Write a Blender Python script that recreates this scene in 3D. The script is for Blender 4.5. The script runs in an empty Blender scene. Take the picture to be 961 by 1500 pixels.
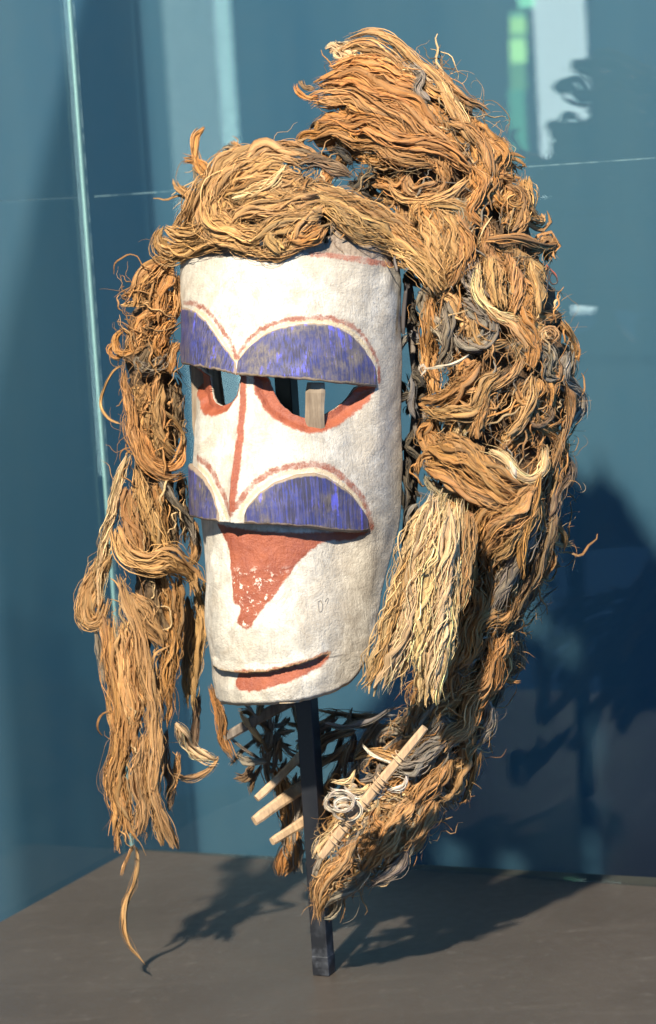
import bpy, math
import numpy as np
from mathutils import Vector, Matrix
rng = np.random.default_rng(7)
SC = bpy.context.scene
COL = SC.collection
R_ = math.radians

# ------------------------------------------------------------------ camera
PITCH, FPX, ROLL, S = 7.0, 3600.0, -3.6, 0.0007
th, rr = R_(PITCH), R_(ROLL)
Fv = np.array([0, math.cos(th), -math.sin(th)])
R0 = np.array([1.0, 0, 0]); U0 = np.cross(R0, Fv)
Rv = math.cos(rr)*R0 + math.sin(rr)*U0
Uv = np.cross(Rv, Fv)
CAM = np.array([0.03810494, -2.5012163, 0.79659309])
cd = bpy.data.cameras.new('camera'); cam = bpy.data.objects.new('camera', cd); COL.objects.link(cam)
m = Matrix(((Rv[0], Uv[0], -Fv[0], CAM[0]), (Rv[1], Uv[1], -Fv[1], CAM[1]), (Rv[2], Uv[2], -Fv[2], CAM[2]), (0, 0, 0, 1)))
cam.matrix_world = m
cd.sensor_fit = 'VERTICAL'; cd.sensor_height = 36.0; cd.sensor_width = 24.0
cd.lens = FPX/1500*36.0; cd.clip_start = 0.05; cd.clip_end = 100
cd.dof.use_dof = True; cd.dof.focus_distance = 2.41; cd.dof.aperture_fstop = 7.0
SC.camera = cam

# ------------------------------------------------------------------ light
w = bpy.data.worlds.new('World'); SC.world = w; w.use_nodes = True
bg = w.node_tree.nodes['Background']
bg.inputs[0].default_value = (0.20, 0.45, 0.90, 1); bg.inputs[1].default_value = 0.42
def aim(o, target):
    o.rotation_euler = (Vector(target)-o.location).to_track_quat('-Z', 'Y').to_euler()
def lamp(name, kind, loc, target, energy, color, **kw):
    l = bpy.data.lights.new(name, kind); o = bpy.data.objects.new(name, l); COL.objects.link(o)
    o.location = loc; aim(o, target); l.energy = energy; l.color = color
    for k, v in kw.items(): setattr(l, k, v)
    return o
KEYDIR = np.array([-0.22, -0.74, 0.66]); KEYDIR = KEYDIR/np.linalg.norm(KEYDIR)
kp = np.array([0, 0, .5]) + KEYDIR*6.0
lamp('key_spot', 'SPOT', kp, (0.05, 0, .5), 5400, (1.0, 0.91, 0.76), spot_size=R_(30), spot_blend=0.5, shadow_soft_size=0.10)

lamp('blue_fill', 'AREA', (1.6, -1.1, .75), (-.7, .5, .2), 16.0, (.10, .42, 1.0), size=.8)  # unseen soft blue lamp added to lift the left wall and shadows
SC.view_settings.view_transform = 'Standard'; SC.view_settings.look = 'None'
SC.view_settings.exposure = 0; SC.view_settings.gamma = 1
SC.render.engine = 'CYCLES'
SC.cycles.max_bounces = 8; SC.cycles.transparent_max_bounces = 16

# ------------------------------------------------------------------ projection helpers (used to measure the places of things)
def ray(px, py): return Fv*FPX + Rv*(px-480.5) - Uv*(py-750)
def W(px, py, y=0.0):
    d = ray(px, py); return CAM + d*((y-CAM[1])/d[1])
def G(px, py, z=0.0):
    d = ray(px, py); return CAM + d*((z-CAM[2])/d[2])
def onplane(px, py, c, n):
    d = ray(px, py); return CAM + d*(((c-CAM) @ n)/(d @ n))
def Wv(P, Y):                       # vectorised, P (n,2), Y (n,)
    d = Fv[None]*FPX + Rv[None]*(P[:, :1]-480.5) - Uv[None]*(P[:, 1:2]-750)
    return CAM[None] + d*((Y-CAM[1])/d[:, 1])[:, None]
def proj(p):
    v = np.asarray(p)-CAM; z = v @ Fv
    return np.stack([480.5+v @ Rv/z*FPX, 750-v @ Uv/z*FPX], -1)

# ------------------------------------------------------------------ object helpers
def link(name, me, mat=None, parent=None, smooth=True):
    o = bpy.data.objects.new(name, me); COL.objects.link(o)
    if mat and not me.materials: me.materials.append(mat)
    if smooth: me.shade_smooth()
    if parent: o.parent = parent
    return o
def tag(o, label=None, cat=None, kind=None, group=None):
    if label: o['label'] = label
    if cat: o['category'] = cat
    if kind: o['kind'] = kind
    if group: o['group'] = group
    return o
def empty(name, loc=(0, 0, 0)):
    o = bpy.data.objects.new(name, None); COL.objects.link(o); o.location = loc; o.empty_display_size = .05
    return o
def mesh_np(name, V, Q, uv=None, col=None, attrs=None):
    """fast quad mesh from numpy"""
    me = bpy.data.meshes.new(name)
    V = np.ascontiguousarray(V, np.float32); Q = np.ascontiguousarray(Q, np.int32)
    n = len(Q); k = Q.shape[1]
    me.vertices.add(len(V)); me.vertices.foreach_set('co', V.ravel())
    me.loops.add(n*k); me.loops.foreach_set('vertex_index', Q.ravel())
    me.polygons.add(n); me.polygons.foreach_set('loop_start', np.arange(0, n*k, k, dtype=np.int32))
    me.update(calc_edges=True)
    if uv is not None:
        l = me.uv_layers.new(name='UVMap'); l.data.foreach_set('uv', np.ascontiguousarray(uv[Q.ravel()], np.float32).ravel())
    if col is not None:
        a = me.color_attributes.new('tint', 'FLOAT_COLOR', 'POINT')
        c4 = np.ones((len(V), 4), np.float32); c4[:, :3] = col; a.data.foreach_set('color', c4.ravel())
    for kx, vx in (attrs or {}).items():
        a = me.attributes.new(kx, 'FLOAT', 'POINT'); a.data.foreach_set('value', np.ascontiguousarray(vx, np.float32).ravel())
    me.validate()
    return me
def box_mesh(name, corners_bottom, z0, z1):
    """prism on a 4 (or n) cornered footprint"""
    n = len(corners_bottom)
    V = [(x, y, z0) for x, y in corners_bottom]+[(x, y, z1) for x, y in corners_bottom]
    Fs = [list(range(n))[::-1], list(range(n, 2*n))]+[[i, (i+1) % n, n+(i+1) % n, n+i] for i in range(n)]
    me = bpy.data.meshes.new(name); me.from_pydata([tuple(map(float, v)) for v in V], [], Fs); me.update()
    return me
def bevel(o, wd, seg=2):
    b = o.modifiers.new('bevel', 'BEVEL'); b.width = wd; b.segments = seg; b.limit_method = 'ANGLE'
    o.data.shade_smooth() if False else None
def catmull(P, n):
    P = np.asarray(P, float); 
    if len(P) == 2: P = np.array([P[0], (P[0]+P[1])/2, P[1]])
    Q = np.vstack([2*P[0]-P[1], P, 2*P[-1]-P[-2]]); out = []
    t = np.linspace(0, len(P)-1-1e-6, max(n*4, 40)); i = t.astype(int); f = (t-i)[:, None]
    p0, p1, p2, p3 = Q[i], Q[i+1], Q[i+2], Q[i+3]
    C = .5*((2*p1)+(-p0+p2)*f+(2*p0-5*p1+4*p2-p3)*f**2+(-p0+3*p1-3*p2+p3)*f**3)
    d = np.r_[0, np.cumsum(np.linalg.norm(np.diff(C[:, :3], axis=0), axis=1))]
    s = np.linspace(0, d[-1], n)
    return np.stack([np.interp(s, d, C[:, k]) for k in range(C.shape[1])], 1)

# ------------------------------------------------------------------ node helpers
class N:
    def __init__(s, name):
        s.m = bpy.data.materials.new(name); s.m.use_nodes = True; s.t = s.m.node_tree; s.n = s.t.nodes
        s.b = s.n['Principled BSDF']; s.o = s.n['Material Output']
    def add(s, typ, **kw):
        x = s.n.new(typ)
        for k, v in kw.items():
            if k.startswith('_'): setattr(x, k[1:], v)
            else: s.set(x.inputs[k], v)
        return x
    def set(s, i, v):
        if hasattr(v, 'is_output') or isinstance(v, bpy.types.NodeSocket): s.t.links.new(v, i)
        else: i.default_value = v
    def noise(s, scale, detail=4, vec=None, rough=.55, dist=0.0):
        x = s.add('ShaderNodeTexNoise'); x.inputs['Scale'].default_value = scale; x.inputs['Detail'].default_value = detail
        x.inputs['Roughness'].default_value = rough; x.inputs['Distortion'].default_value = dist
        if vec is not None: s.t.links.new(vec, x.inputs['Vector'])
        return x.outputs['Fac']
    def ramp(s, fac, stops):
        x = s.add('ShaderNodeValToRGB'); s.set(x.inputs[0], fac); e = x.color_ramp.elements
        while len(e) < len(stops): e.new(.5)
        for a, (p, c) in zip(e, stops):
            a.position = p; a.color = (c, c, c, 1) if not hasattr(c, '__len__') else (*c, 1)
        return x.outputs[0]
    def mix(s, f, a, b, mode='MIX'):
        x = s.add('ShaderNodeMix'); x.data_type = 'RGBA'; x.blend_type = mode
        s.set(x.inputs[0], f); s.set(x.inputs[6], a if not isinstance(a, tuple) else (*a, 1) if len(a) == 3 else a)
        s.set(x.inputs[7], b if not isinstance(b, tuple) else (*b, 1) if len(b) == 3 else b); return x.outputs[2]
    def math(s, op, a, b=0.0, c=0.0, clamp=False):
        x = s.add('ShaderNodeMath'); x.operation = op; x.use_clamp = clamp
        s.set(x.inputs[0], a); s.set(x.inputs[1], b); s.set(x.inputs[2], c); return x.outputs[0]
    def attr(s, name, out='Fac'):
        x = s.add('ShaderNodeAttribute'); x.attribute_name = name; return x.outputs[out]
    def bump(s, h, strength=.3, dist=.001, normal=None):
        x = s.add('ShaderNodeBump'); s.set(x.inputs['Height'], h); x.inputs['Strength'].default_value = strength
        x.inputs['Distance'].default_value = dist
        if normal is not None: s.t.links.new(normal, x.inputs['Normal'])
        return x.outputs[0]
    def coord(s, out='Object'): return s.add('ShaderNodeTexCoord').outputs[out]
    def mapv(s, v, scale=(1, 1, 1), loc=(0, 0, 0)):
        x = s.add('ShaderNodeMapping'); s.t.links.new(v, x.inputs[0]); x.inputs['Scale'].default_value = scale
        x.inputs['Location'].default_value = loc; return x.outputs[0]
    def comb(s, x_, y_, z_):
        x = s.add('ShaderNodeCombineXYZ'); s.set(x.inputs[0], x_); s.set(x.inputs[1], y_); s.set(x.inputs[2], z_); return x.outputs[0]
    def sep(s, v):
        x = s.add('ShaderNodeSeparateXYZ'); s.t.links.new(v, x.inputs[0]); return x.outputs
    def fin(s, color=None, rough=None, normal=None, **kw):
        if color is not None: s.set(s.b.inputs['Base Color'], color if not isinstance(color, tuple) else (*color, 1))
        if rough is not None: s.set(s.b.inputs['Roughness'], rough)
        if normal is not None: s.set(s.b.inputs['Normal'], normal)
        for k, v in kw.items(): s.set(s.b.inputs[k.replace('_', ' ')], v)
        return s.m

# ------------------------------------------------------------------ materials
def mat_fibre():
    k = N('bark_fibre'); uv = k.coord('UV'); u = k.sep(uv); seed = k.attr('seed')
    v = k.comb(u[0], k.math('MULTIPLY', u[1], 1.0), seed)
    n1 = k.noise(1.0, 5, k.mapv(v, (7, 9, 1)), .7, .4)
    n2 = k.noise(1.0, 4, k.mapv(v, (19, 16, 1)), .65, .3)
    n3 = k.noise(1.0, 3, k.mapv(v, (1.2, 22, 3)), .6)
    s = k.mix(.5, n1, n2)
    f = k.ramp(s, [(.32, .22), (.46, .75), (.56, 1.05), (.70, 1.6)])
    c = k.mix(1.0, k.attr('tint', 'Color'), f, 'MULTIPLY')
    c = k.mix(k.math('MULTIPLY', k.ramp(n3, [(.42, 0), (.68, 1)]), .35), c, (.36, .27, .15))
    nrm = k.bump(s, 1.0, .0022)
    return k.fin(c, .52, nrm, Specular_IOR_Level=.42, Subsurface_Weight=0.0)
def mat_plain_fibre():
    k = N('fine_fibre'); return k.fin(k.attr('tint', 'Color'), .6, Specular_IOR_Level=.3)
def mat_core():
    k = N('matted_fibre'); v = k.coord(); n = k.noise(120, 6, v, .75, 1.5)
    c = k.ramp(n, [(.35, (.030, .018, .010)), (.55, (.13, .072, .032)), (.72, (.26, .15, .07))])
    return k.fin(c, .9, k.bump(n, 1, .004))
def mat_wood(name, base, dark, sc=1.0):
    k = N(name); v = k.coord(); n = k.noise(1, 5, k.mapv(v, (260*sc, 260*sc, 30*sc)), .65); n2 = k.noise(60, 4, v)
    c = k.mix(k.ramp(n, [(.35, 0), (.65, 1)]), dark, base); c = k.mix(k.ramp(n2, [(.35, .5), (.65, 0)]), c, dark)
    return k.fin(c, .7, k.bump(n, .4, .001), Specular_IOR_Level=.25)
def mat_mask():
    k = N('weathered_painted_wood'); v = k.coord()
    n_f = k.noise(420, 4, v, .6); n_m = k.noise(70, 5, v, .65); n_l = k.noise(14, 4, v, .6)
    n_s = k.noise(1, 5, k.mapv(v, (330, 330, 42)), .65, .3)          # vertical grain
    n_chip = k.noise(240, 8, v, .8, .5); n_ch2 = k.noise(100, 8, v, .8)
    sd = lambda a: k.attr(a)
    # white ground with grey dirt, in streaks and clouds
    white = k.mix(k.ramp(n_l, [(.40, 0), (.66, 1)]), (.45, .405, .33), (.61, .575, .505))
    white = k.mix(k.ramp(n_m, [(.47, 0), (.70, .75)]), white, (.29, .265, .225))
    white = k.mix(k.ramp(n_s, [(.50, 0), (.68, .4)]), white, (.23, .21, .185))
    st = k.noise(24, 7, v, .7, 1.2); white = k.mix(k.ramp(st, [(.50, 0), (.60, .5), (.66, .15), (.72, .6)]), white, (.33, .27, .20))
    cr = k.noise(1, 6, k.mapv(v, (34, 34, 17)), .62, .8); hair_l = k.ramp(k.math('ABSOLUTE', k.math('SUBTRACT', cr, .5)), [(.002, .75), (.007, 0)])
    white = k.mix(k.math('MULTIPLY', hair_l, k.ramp(n_l, [(.50, 0), (.60, 1)])), white, (.16, .13, .10))
    white = k.mix(k.math('MULTIPLY', k.attr('grime_shade'), k.ramp(n_m, [(.3, .35), (.62, 1)])), white, (.28, .245, .20))  # edge grime, and shading painted over the right side and top
    redp = k.mix(k.ramp(n_m, [(.35, 0), (.65, 1)]), (.205, .048, .022), (.28, .075, .032))
    redp = k.mix(k.ramp(n_s, [(.5, 0), (.75, .5)]), redp, (.25, .075, .05))
    wood = k.mix(k.ramp(n_s, [(.35, 0), (.65, 1)]), (.14, .10, .07), (.26, .20, .145))
    ochre = (.44, .34, .20)
    edge = lambda a, amp, off=0.0, hard=.35: k.math('MULTIPLY_ADD', k.math('ADD', k.math('MULTIPLY_ADD', k.math('SUBTRACT', k.mix(.4, n_chip, n_ch2), .5), amp, sd(a)), off), hard, .5, clamp=True)
    c = white
    # ochre underlines, faded red outlines, solid red paint, bare wood
    c = k.mix(k.math('MULTIPLY', edge('sd_ochre', 16), .75), c, ochre)
    fade = k.ramp(n_ch2, [(.38, .45), (.55, 1.0)])
    c = k.mix(k.math('MULTIPLY', edge('sd_line', 22), fade), c, (.22, .080, .050))
    c = k.mix(edge('sd_red', 17), c, redp)
    # chips in the red triangle
    chips = k.math('MULTIPLY', k.ramp(n_ch2, [(.555, 0), (.585, 1)]), k.attr('chip'))
    c = k.mix(chips, c, (.66, .57, .48))
    c = k.mix(edge('sd_wood', 16), c, wood)
    lipw = k.math('MULTIPLY', edge('sd_lip', 8), k.ramp(n_s, [(.35, .2), (.6, .9)]))
    c = k.mix(lipw, c, (.36, .25, .13))
    h = k.math('ADD', k.math('MULTIPLY', n_s, .30), k.math('ADD', k.math('MULTIPLY', k.math('ADD', k.math('MULTIPLY', n_ch2, .7), st), .9), k.math('MULTIPLY', n_f, .25)))
    rough = k.ramp(n_m, [(.3, .42), (.7, .62)])
    return k.fin(c, rough, k.bump(h, 1.0, .0024), Specular_IOR_Level=.45)
def mat_blue():
    k = N('worn_blue_paint'); v = k.coord()
    n_s = k.noise(1, 6, k.mapv(v, (420, 420, 26)), .7, .2); n_m = k.noise(60, 5, v, .7); n_l = k.noise(26, 3, v, .5)
    n_v = k.noise(1, 3, k.mapv(v, (160, 160, 10)), .6)
    blue = k.mix(k.ramp(n_l, [(.40, 0), (.62, 1)]), (.030, .031, .085), (.034, .043, .20))
    wear = k.ramp(k.mix(.5, n_s, n_m), [(.44, 0), (.56, 1)])
    c = k.mix(k.math('MULTIPLY', wear, k.ramp(n_l, [(.38, .95), (.66, .35)])), blue, (.115, .095, .085))
    c = k.mix(k.math('MULTIPLY', k.ramp(k.mix(.5, n_v, n_m), [(.56, 0), (.62, 1)]), .75), c, (.075, .082, .50))
    c = k.mix(k.ramp(k.mix(.35, n_s, n_m), [(.61, 0), (.66, .8)]), c, (.30, .25, .18))
    n_d = k.noise(1, 4, k.mapv(v, (520, 520, 12)), .7)
    c = k.mix(k.ramp(k.mix(.35, n_d, n_l), [(.51, 0), (.58, .85)]), c, (.030, .026, .032))
    e = k.math('MULTIPLY_ADD', k.math('ADD', k.attr('sd_edge'), k.math('MULTIPLY', k.math('SUBTRACT', n_m, .5), 10)), -.6, .5, clamp=True)
    c = k.mix(k.math('MULTIPLY', e, .75), c, (.27, .20, .12))
    return k.fin(c, .6, k.bump(k.math('ADD', n_s, k.math('MULTIPLY', n_m, .5)), .6, .0012), Specular_IOR_Level=.4)
M_FIB, M_FINE, M_CORE = mat_fibre(), mat_plain_fibre(), mat_core()
M_MASK, M_BLUE = mat_mask(), mat_blue()
M_STICK = mat_wood('pale_split_wood', (.52, .36, .21), (.30, .20, .12))
M_GREYWOOD = mat_wood('grey_wood', (.20, .165, .13), (.075, .06, .05))
M_EYEWOOD = mat_wood('mottled_brown_wood', (.30, .235, .165), (.11, .08, .055), .5)
def mat_steel():
    k = N('black_painted_steel'); v = k.coord(); n = k.noise(40, 5, v); n2 = k.noise(900, 2, v)
    z = k.sep(v)[2]
    scuff = k.math('MULTIPLY', k.ramp(k.math('MULTIPLY_ADD', z, -14, 1.0), [(.0, 0), (.8, 1)]), k.ramp(n, [(.45, 0), (.62, .55)]))
    c = k.mix(scuff, (.007, .008, .011), (.10, .11, .13))
    c = k.mix(k.ramp(n2, [(.72, 0), (.78, .5)]), c, (.2, .2, .2))
    return k.fin(c, k.ramp(n, [(.3, .38), (.7, .55)]), k.bump(n, .05, .001), Specular_IOR_Level=.5)
M_STEEL = mat_steel()
def mat_plinth():
    k = N('dark_matt_lacquer'); v = k.coord(); n = k.noise(5, 5, v, .55); n2 = k.noise(520, 2, v, .5); n3 = k.noise(60, 5, v, .6)
    c = k.mix(k.ramp(n, [(.35, 0), (.65, 1)]), (.046, .038, .031), (.056, .047, .039))
    c = k.mix(k.ramp(n2, [(.74, 0), (.79, .5)]), c, (.15, .14, .13))
    c = k.mix(k.ramp(n3, [(.60, 0), (.74, .3)]), c, (.10, .09, .08))
    sc_ = k.noise(1, 5, k.mapv(v, (4, 30, 1)), .6, .6); c = k.mix(k.ramp(sc_, [(.55, 0), (.75, .25)]), c, (.095, .083, .07))
    return k.fin(c, k.ramp(n3, [(.3, .36), (.7, .46)]), k.bump(n2, .04, .0005), Specular_IOR_Level=.4)
def mat_wall(name, c0, c1, sc=1.6):
    k = N(name); v = k.coord(); n = k.noise(sc, 3, k.mapv(v, (3, 3, .35)), .5); n2 = k.noise(30, 4, v)
    c = k.mix(k.ramp(n, [(.35, 0), (.65, 1)]), c0, c1); c = k.mix(k.math('MULTIPLY', n2, .12), c, (.1, .1, .1))
    return k.fin(c, .75, Specular_IOR_Level=.2)
def mat_glass():
    k = N('clear_case_glass')
    tr = k.add('ShaderNodeBsdfTransparent'); tr.inputs[0].default_value = (.93, .975, .965, 1)
    gl = k.add('ShaderNodeBsdfGlossy'); gl.inputs['Roughness'].default_value = .0
    fr = k.add('ShaderNodeFresnel'); ge = k.add('ShaderNodeNewGeometry'); k.t.links.new(k.math('MULTIPLY_ADD', ge.outputs['Backfacing'], 1/1.45-1.45, 1.45), fr.inputs[0])
    mx = k.add('ShaderNodeMixShader'); k.t.links.new(fr.outputs[0], mx.inputs[0]); k.t.links.new(tr.outputs[0], mx.inputs[1]); k.t.links.new(gl.outputs[0], mx.inputs[2])
    k.t.links.new(mx.outputs[0], k.o.inputs[0]); return k.m
M_GLASS = mat_glass()
def simple(name, c, r=.5, **kw):
    k = N(name); return k.fin(c, r, **kw)
M_SEAM = simple('pale_silicone_joint', (.30, .46, .44), .3)
def mat_joint():
    k = N('faint_glass_joint'); tr = k.add('ShaderNodeBsdfTransparent'); mx = k.add('ShaderNodeMixShader'); n = k.noise(60, 2, k.coord())
    k.t.links.new(k.ramp(n, [(.40, .05), (.6, .38)]), mx.inputs[0]); k.t.links.new(tr.outputs[0], mx.inputs[1]); k.t.links.new(k.b.outputs[0], mx.inputs[2]); k.t.links.new(mx.outputs[0], k.o.inputs[0])
    return k.fin((.16, .26, .28), .3)
M_JOINT = mat_joint()
M_IRON = simple('rusty_iron', (.06, .05, .045), .55, Metallic=.6)
M_COPPER = simple('red_copper_wire', (.55, .12, .06), .35, Metallic=.5)
M_PENCIL = simple('graphite', (.20, .185, .17), .6)

# ------------------------------------------------------------------ plinth, case, walls
yaw = R_(24.2)
E1 = np.array([math.cos(yaw), -math.sin(yaw), 0]); L1 = np.array([-math.sin(yaw), -math.cos(yaw), 0])   # along back edge / towards the front
CORN = G(195, 1243)
A_, B_ = CORN, CORN+E1*1.05; C_, D_ = CORN+E1*1.05+L1*1.05, CORN+L1*1.05
pl = link('plinth', box_mesh('plinth', [A_[:2], D_[:2], C_[:2], B_[:2]], -1.0, 0), mat_plinth(), smooth=False); bevel(pl, .0012)
tag(pl, 'dark grey-brown matt plinth with a flat top under the mask and its stand', 'plinth')
fl = link('floor', box_mesh('floor', [(-4, -4.5), (4, -4.5), (4, 3), (-4, 3)], -1.1, -1.0), simple('dark_floor', (.05, .055, .06), .6), smooth=False); tag(fl, kind='structure')
GAP = .30
yp = yaw+R_(2.7); EP = np.array([math.cos(yp), -math.sin(yp), 0]); LP = np.array([-math.sin(yp), -math.cos(yp), 0])
def slab(name, p0, dirv, length, out, thick, z0, z1, mat, **kw):
    a = p0; b = p0+dirv*length
    return link(name, box_mesh(name, [a[:2], b[:2], (b+out*thick)[:2], (a+out*thick)[:2]], z0, z1), mat, smooth=False, **kw)
case = empty('display_case', tuple(CORN))
tag(case, 'frameless clear glass display case around the mask with a pale vertical corner joint', 'display case')
def rel(o, par):
    o.parent = par; o.matrix_parent_inverse = Matrix.Translation(-Vector(par.location)); return o
g1 = rel(slab('glass_pane', CORN+EP*.004, EP, 1.04, LP, .008, .0006, 1.5, M_GLASS), case)
g2 = rel(slab('glass_pane', CORN+L1*.004, L1, 1.04, -E1, .008, -.03, 1.5, M_GLASS), case)
sm = rel(slab('corner_joint', CORN-E1*.0042-L1*.0002, E1, .0034, -L1, .004, -.03, 1.5, M_SEAM), case)
sm2 = rel(slab('corner_joint', CORN+EP*.0095+LP*.009, EP, .0010, LP, .0006, .0, 1.5, M_JOINT), case)
zj = onplane(270, 279, CORN, LP)[2]
j1 = rel(slab('pane_joint', CORN+EP*.02+LP*.009, EP, 1.0, LP, .0006, zj-.0007, zj+.0007, M_JOINT), case)
j2 = rel(slab('pane_joint', CORN+L1*.02, L1, 1.0, E1, .0006, zj-.0007, zj+.0007, M_JOINT), case)
# walls of the recess behind the case
WC = CORN - L1*GAP - E1*.42
M_W1 = mat_wall('blue_grey_wall_paint', (.018, .062, .108), (.038, .086, .126))
wb = slab('wall_back', WC, E1, 3.0, -L1, .1, -1.0, 2.4, M_W1); tag(wb, kind='structure')
wl = slab('wall_left', WC, L1, .5, -E1, .1, -1.0, 2.4, mat_wall('blue_wall_paint', (.038, .20, .36), (.055, .27, .46))); tag(wl, kind='structure')

# reflected daylight: tall windows of the gallery, mirrored by the back pane
def refl_point(px, py, dist):
    p = onplane(px, py, CORN, LP); d = ray(px, py); d = d/np.linalg.norm(d); r = d-2*(d @ LP)*LP
    return p + r*dist
def window_lamp(name, x0, x1, y0, y1, col, rad, dist=6.5):
    a, b, c_ = refl_point(x0, y0, dist), refl_point(x1, y0, dist), refl_point(x0, y1, dist)
    cx = (refl_point((x0+x1)/2, (y0+y1)/2, dist)); wd = np.linalg.norm(b-a); hg = np.linalg.norm(c_-a)
    l = bpy.data.lights.new(name, 'AREA'); l.shape = 'RECTANGLE'; l.size = wd; l.size_y = hg
    l.energy = rad*math.pi*wd*hg; l.color = col
    o = bpy.data.objects.new(name, l); COL.objects.link(o)
    zax = Vector(cx-onplane((x0+x1)/2, (y0+y1)/2, CORN, LP)).normalized(); zax.z = 0; zax.normalize()
    up = Vector((0, 0, 1)); xax = up.cross(zax).normalized()
    o.matrix_world = Matrix(((xax.x, up.x, zax.x, cx[0]), (xax.y, up.y, zax.y, cx[1]), (xax.z, up.z, zax.z, cx[2]), (0, 0, 0, 1)))
    return o
window_lamp('window_light', 245, 325, -500, 700, (.80, 1.0, 1.0), 3.5)
window_lamp('window_light', 322, 345, -500, 700, (.72, 1.0, .97), 9.0)
window_lamp('window_light', 780, 858, -500, 470, (.85, 1.0, .98), 9.0)
for gy0, gy1, gc, gr in ((-500, 16, (.35, 1.0, .55), 11), (16, 26, (.3, .8, .4), 6), (26, 48, (.50, 1.0, .30), 10), (48, 58, (.35, .8, .3), 7), (58, 92, (.50, 1.0, .33), 12), (92, 132, (.30, .75, .30), 5), (132, 235, (.20, .8, .42), 4.5)):
    window_lamp('garden_window_light', 748, 772, gy0, gy1, gc, gr)

# ------------------------------------------------------------------ stand
PY = R_(24.2); ps = .0182
pc = np.array([0.0, 0.0]); ex = np.array([math.cos(PY), -math.sin(PY)])*ps/2; ey = np.array([math.sin(PY), math.cos(PY)])*ps/2
off = ey
fp = [pc-ex-ey+off, pc+ex-ey+off, pc+ex+ey+off, pc-ex+ey+off]
stand = empty('display_stand', (0, 0, 0))
tag(stand, 'upright square black steel post rising from the plinth into the back of the mask', 'stand')
p_ = link('post', box_mesh('post', fp, 0, .775), M_STEEL, stand, smooth=False); bevel(p_, .0011)
pf = link('foot_sleeve', box_mesh('foot_sleeve', [pc-ex*1.03-ey*1.03+off, pc+ex*1.03-ey*1.03+off, pc+ex*1.03+ey*1.03+off, pc-ex*1.03+ey*1.03+off], .0005, .0215), M_STEEL, stand, smooth=False); bevel(pf, .001)
arm = link('bracket', box_mesh('bracket', [(-.012, -.10), (.008, -.10), (.008, 0.0), (-.012, 0.0)], .765, .774), M_STEEL, stand, smooth=False); bevel(arm, .001)

# ------------------------------------------------------------------ mask surface
MY = R_(30); MX = W(438.7, 550, 0)[0]
f_dir = np.array([-math.sin(MY), -math.cos(MY)]); r_dir = np.array([math.cos(MY), -math.sin(MY)])
zrow = lambda y: W(347, y, -.10)[2]
ROWS = [300, 400, 500, 550, 640, 740, 830, 915, 1000, 1050]
AA = np.array([150, 154, 149, 147, 142, 137, 131, 127, 121, 115])*.00068/.866
BB = np.array([60, 71, 84, 90, 98, 106, 108, 106, 102, 99])*.00068/.5
ZR = np.array([zrow(y) for y in ROWS])
def ab(z): return np.interp(-z, -ZR, AA), np.interp(-z, -ZR, BB)
def base(phi, z, h=0.0):
    a, b = ab(z); sp, cp = np.sin(phi), np.cos(phi)
    nx, ny = b*sp, a*cp; l = np.sqrt(nx*nx+ny*ny); X = a*sp+nx/l*h; Y = b*cp+ny/l*h
    return np.stack([MX+X*r_dir[0]+Y*f_dir[0], X*r_dir[1]+Y*f_dir[1], z], -1)
_p = np.radians(np.arange(-64, 92, .5)); _z = np.arange(.27, .86, .0012)
PG, ZG = np.meshgrid(_p, _z); LUT = proj(base(PG, ZG))
def to_sz(px, py):
    d = (LUT[..., 0]-px)**2+(LUT[..., 1]-py)**2; i = np.unravel_index(d.argmin(), d.shape)
    return np.array([PG[i], ZG[i]])
SR = .125            # metres per radian used for flat distances
def trace(pts, smooth=True):
    pts = np.array(pts, float)
    if smooth and len(pts) > 3: pts = catmull(pts, len(pts)*4)
    return np.array([to_sz(*p) for p in pts])
def flat(T): return np.stack([T[..., 0]*SR, T[..., 1]], -1)
def seg_dist(P, L):
    P = P.reshape(-1, 2); best = np.full(len(P), 1e9)
    for a, b in zip(L[:-1], L[1:]):
        ab_ = b-a; t = np.clip(((P-a) @ ab_)/(ab_ @ ab_+1e-12), 0, 1); best = np.minimum(best, np.linalg.norm(P-a-t[:, None]*ab_, axis=1))
    return best
def inside(P, L):
    P = P.reshape(-1, 2); c = np.zeros(len(P), bool)
    for (x1, y1), (x2, y2) in zip(L, np.roll(L, -1, 0)):
        k = ((y1 > P[:, 1]) != (y2 > P[:, 1])); xx = (x2-x1)*(P[:, 1]-y1)/(y2-y1+1e-12)+x1; c ^= k & (P[:, 0] < xx)
    return c
def sdf(P, L):         # + inside
    L = np.asarray(L); d = seg_dist(P, np.vstack([L, L[:1]])); return np.where(inside(P, L), d, -d)
def mir(T): T = T.copy(); T[..., 0] *= -1; return T

# --- traced curves (phi, z)
ub_bot_R = trace([(346, 549), (372, 551), (400, 553), (450, 557), (500, 562), (535, 566), (553, 568)])
ub_top_R = trace([(346, 531), (360, 513), (380, 494), (400, 484), (425, 477), (455, 473), (485, 476), (510, 488), (530, 505), (545, 528), (553, 548)])
ub_bot_L = trace([(346, 549), (330, 545), (310, 541), (290, 537), (272, 533)])
ub_top_L = trace([(346, 531), (332, 513), (317, 490), (302, 469), (287, 456), (276, 451)])
endL = -ub_bot_R[-1, 0]
ub_bot_L = np.vstack([ub_bot_L, [endL-.06, ub_bot_L[-1, 1]-.003]])
ub_top_L = np.vstack([ub_top_L, [endL+.35, ub_top_L[-1, 1]+.001], [endL+.1, ub_top_L[-1, 1]-.025], [endL-.06, ub_bot_L[-1, 1]+.012]])
lb_bot_R = trace([(341, 766), (380, 768), (420, 770), (460, 773), (500, 777), (532, 779), (542, 777)])
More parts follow.
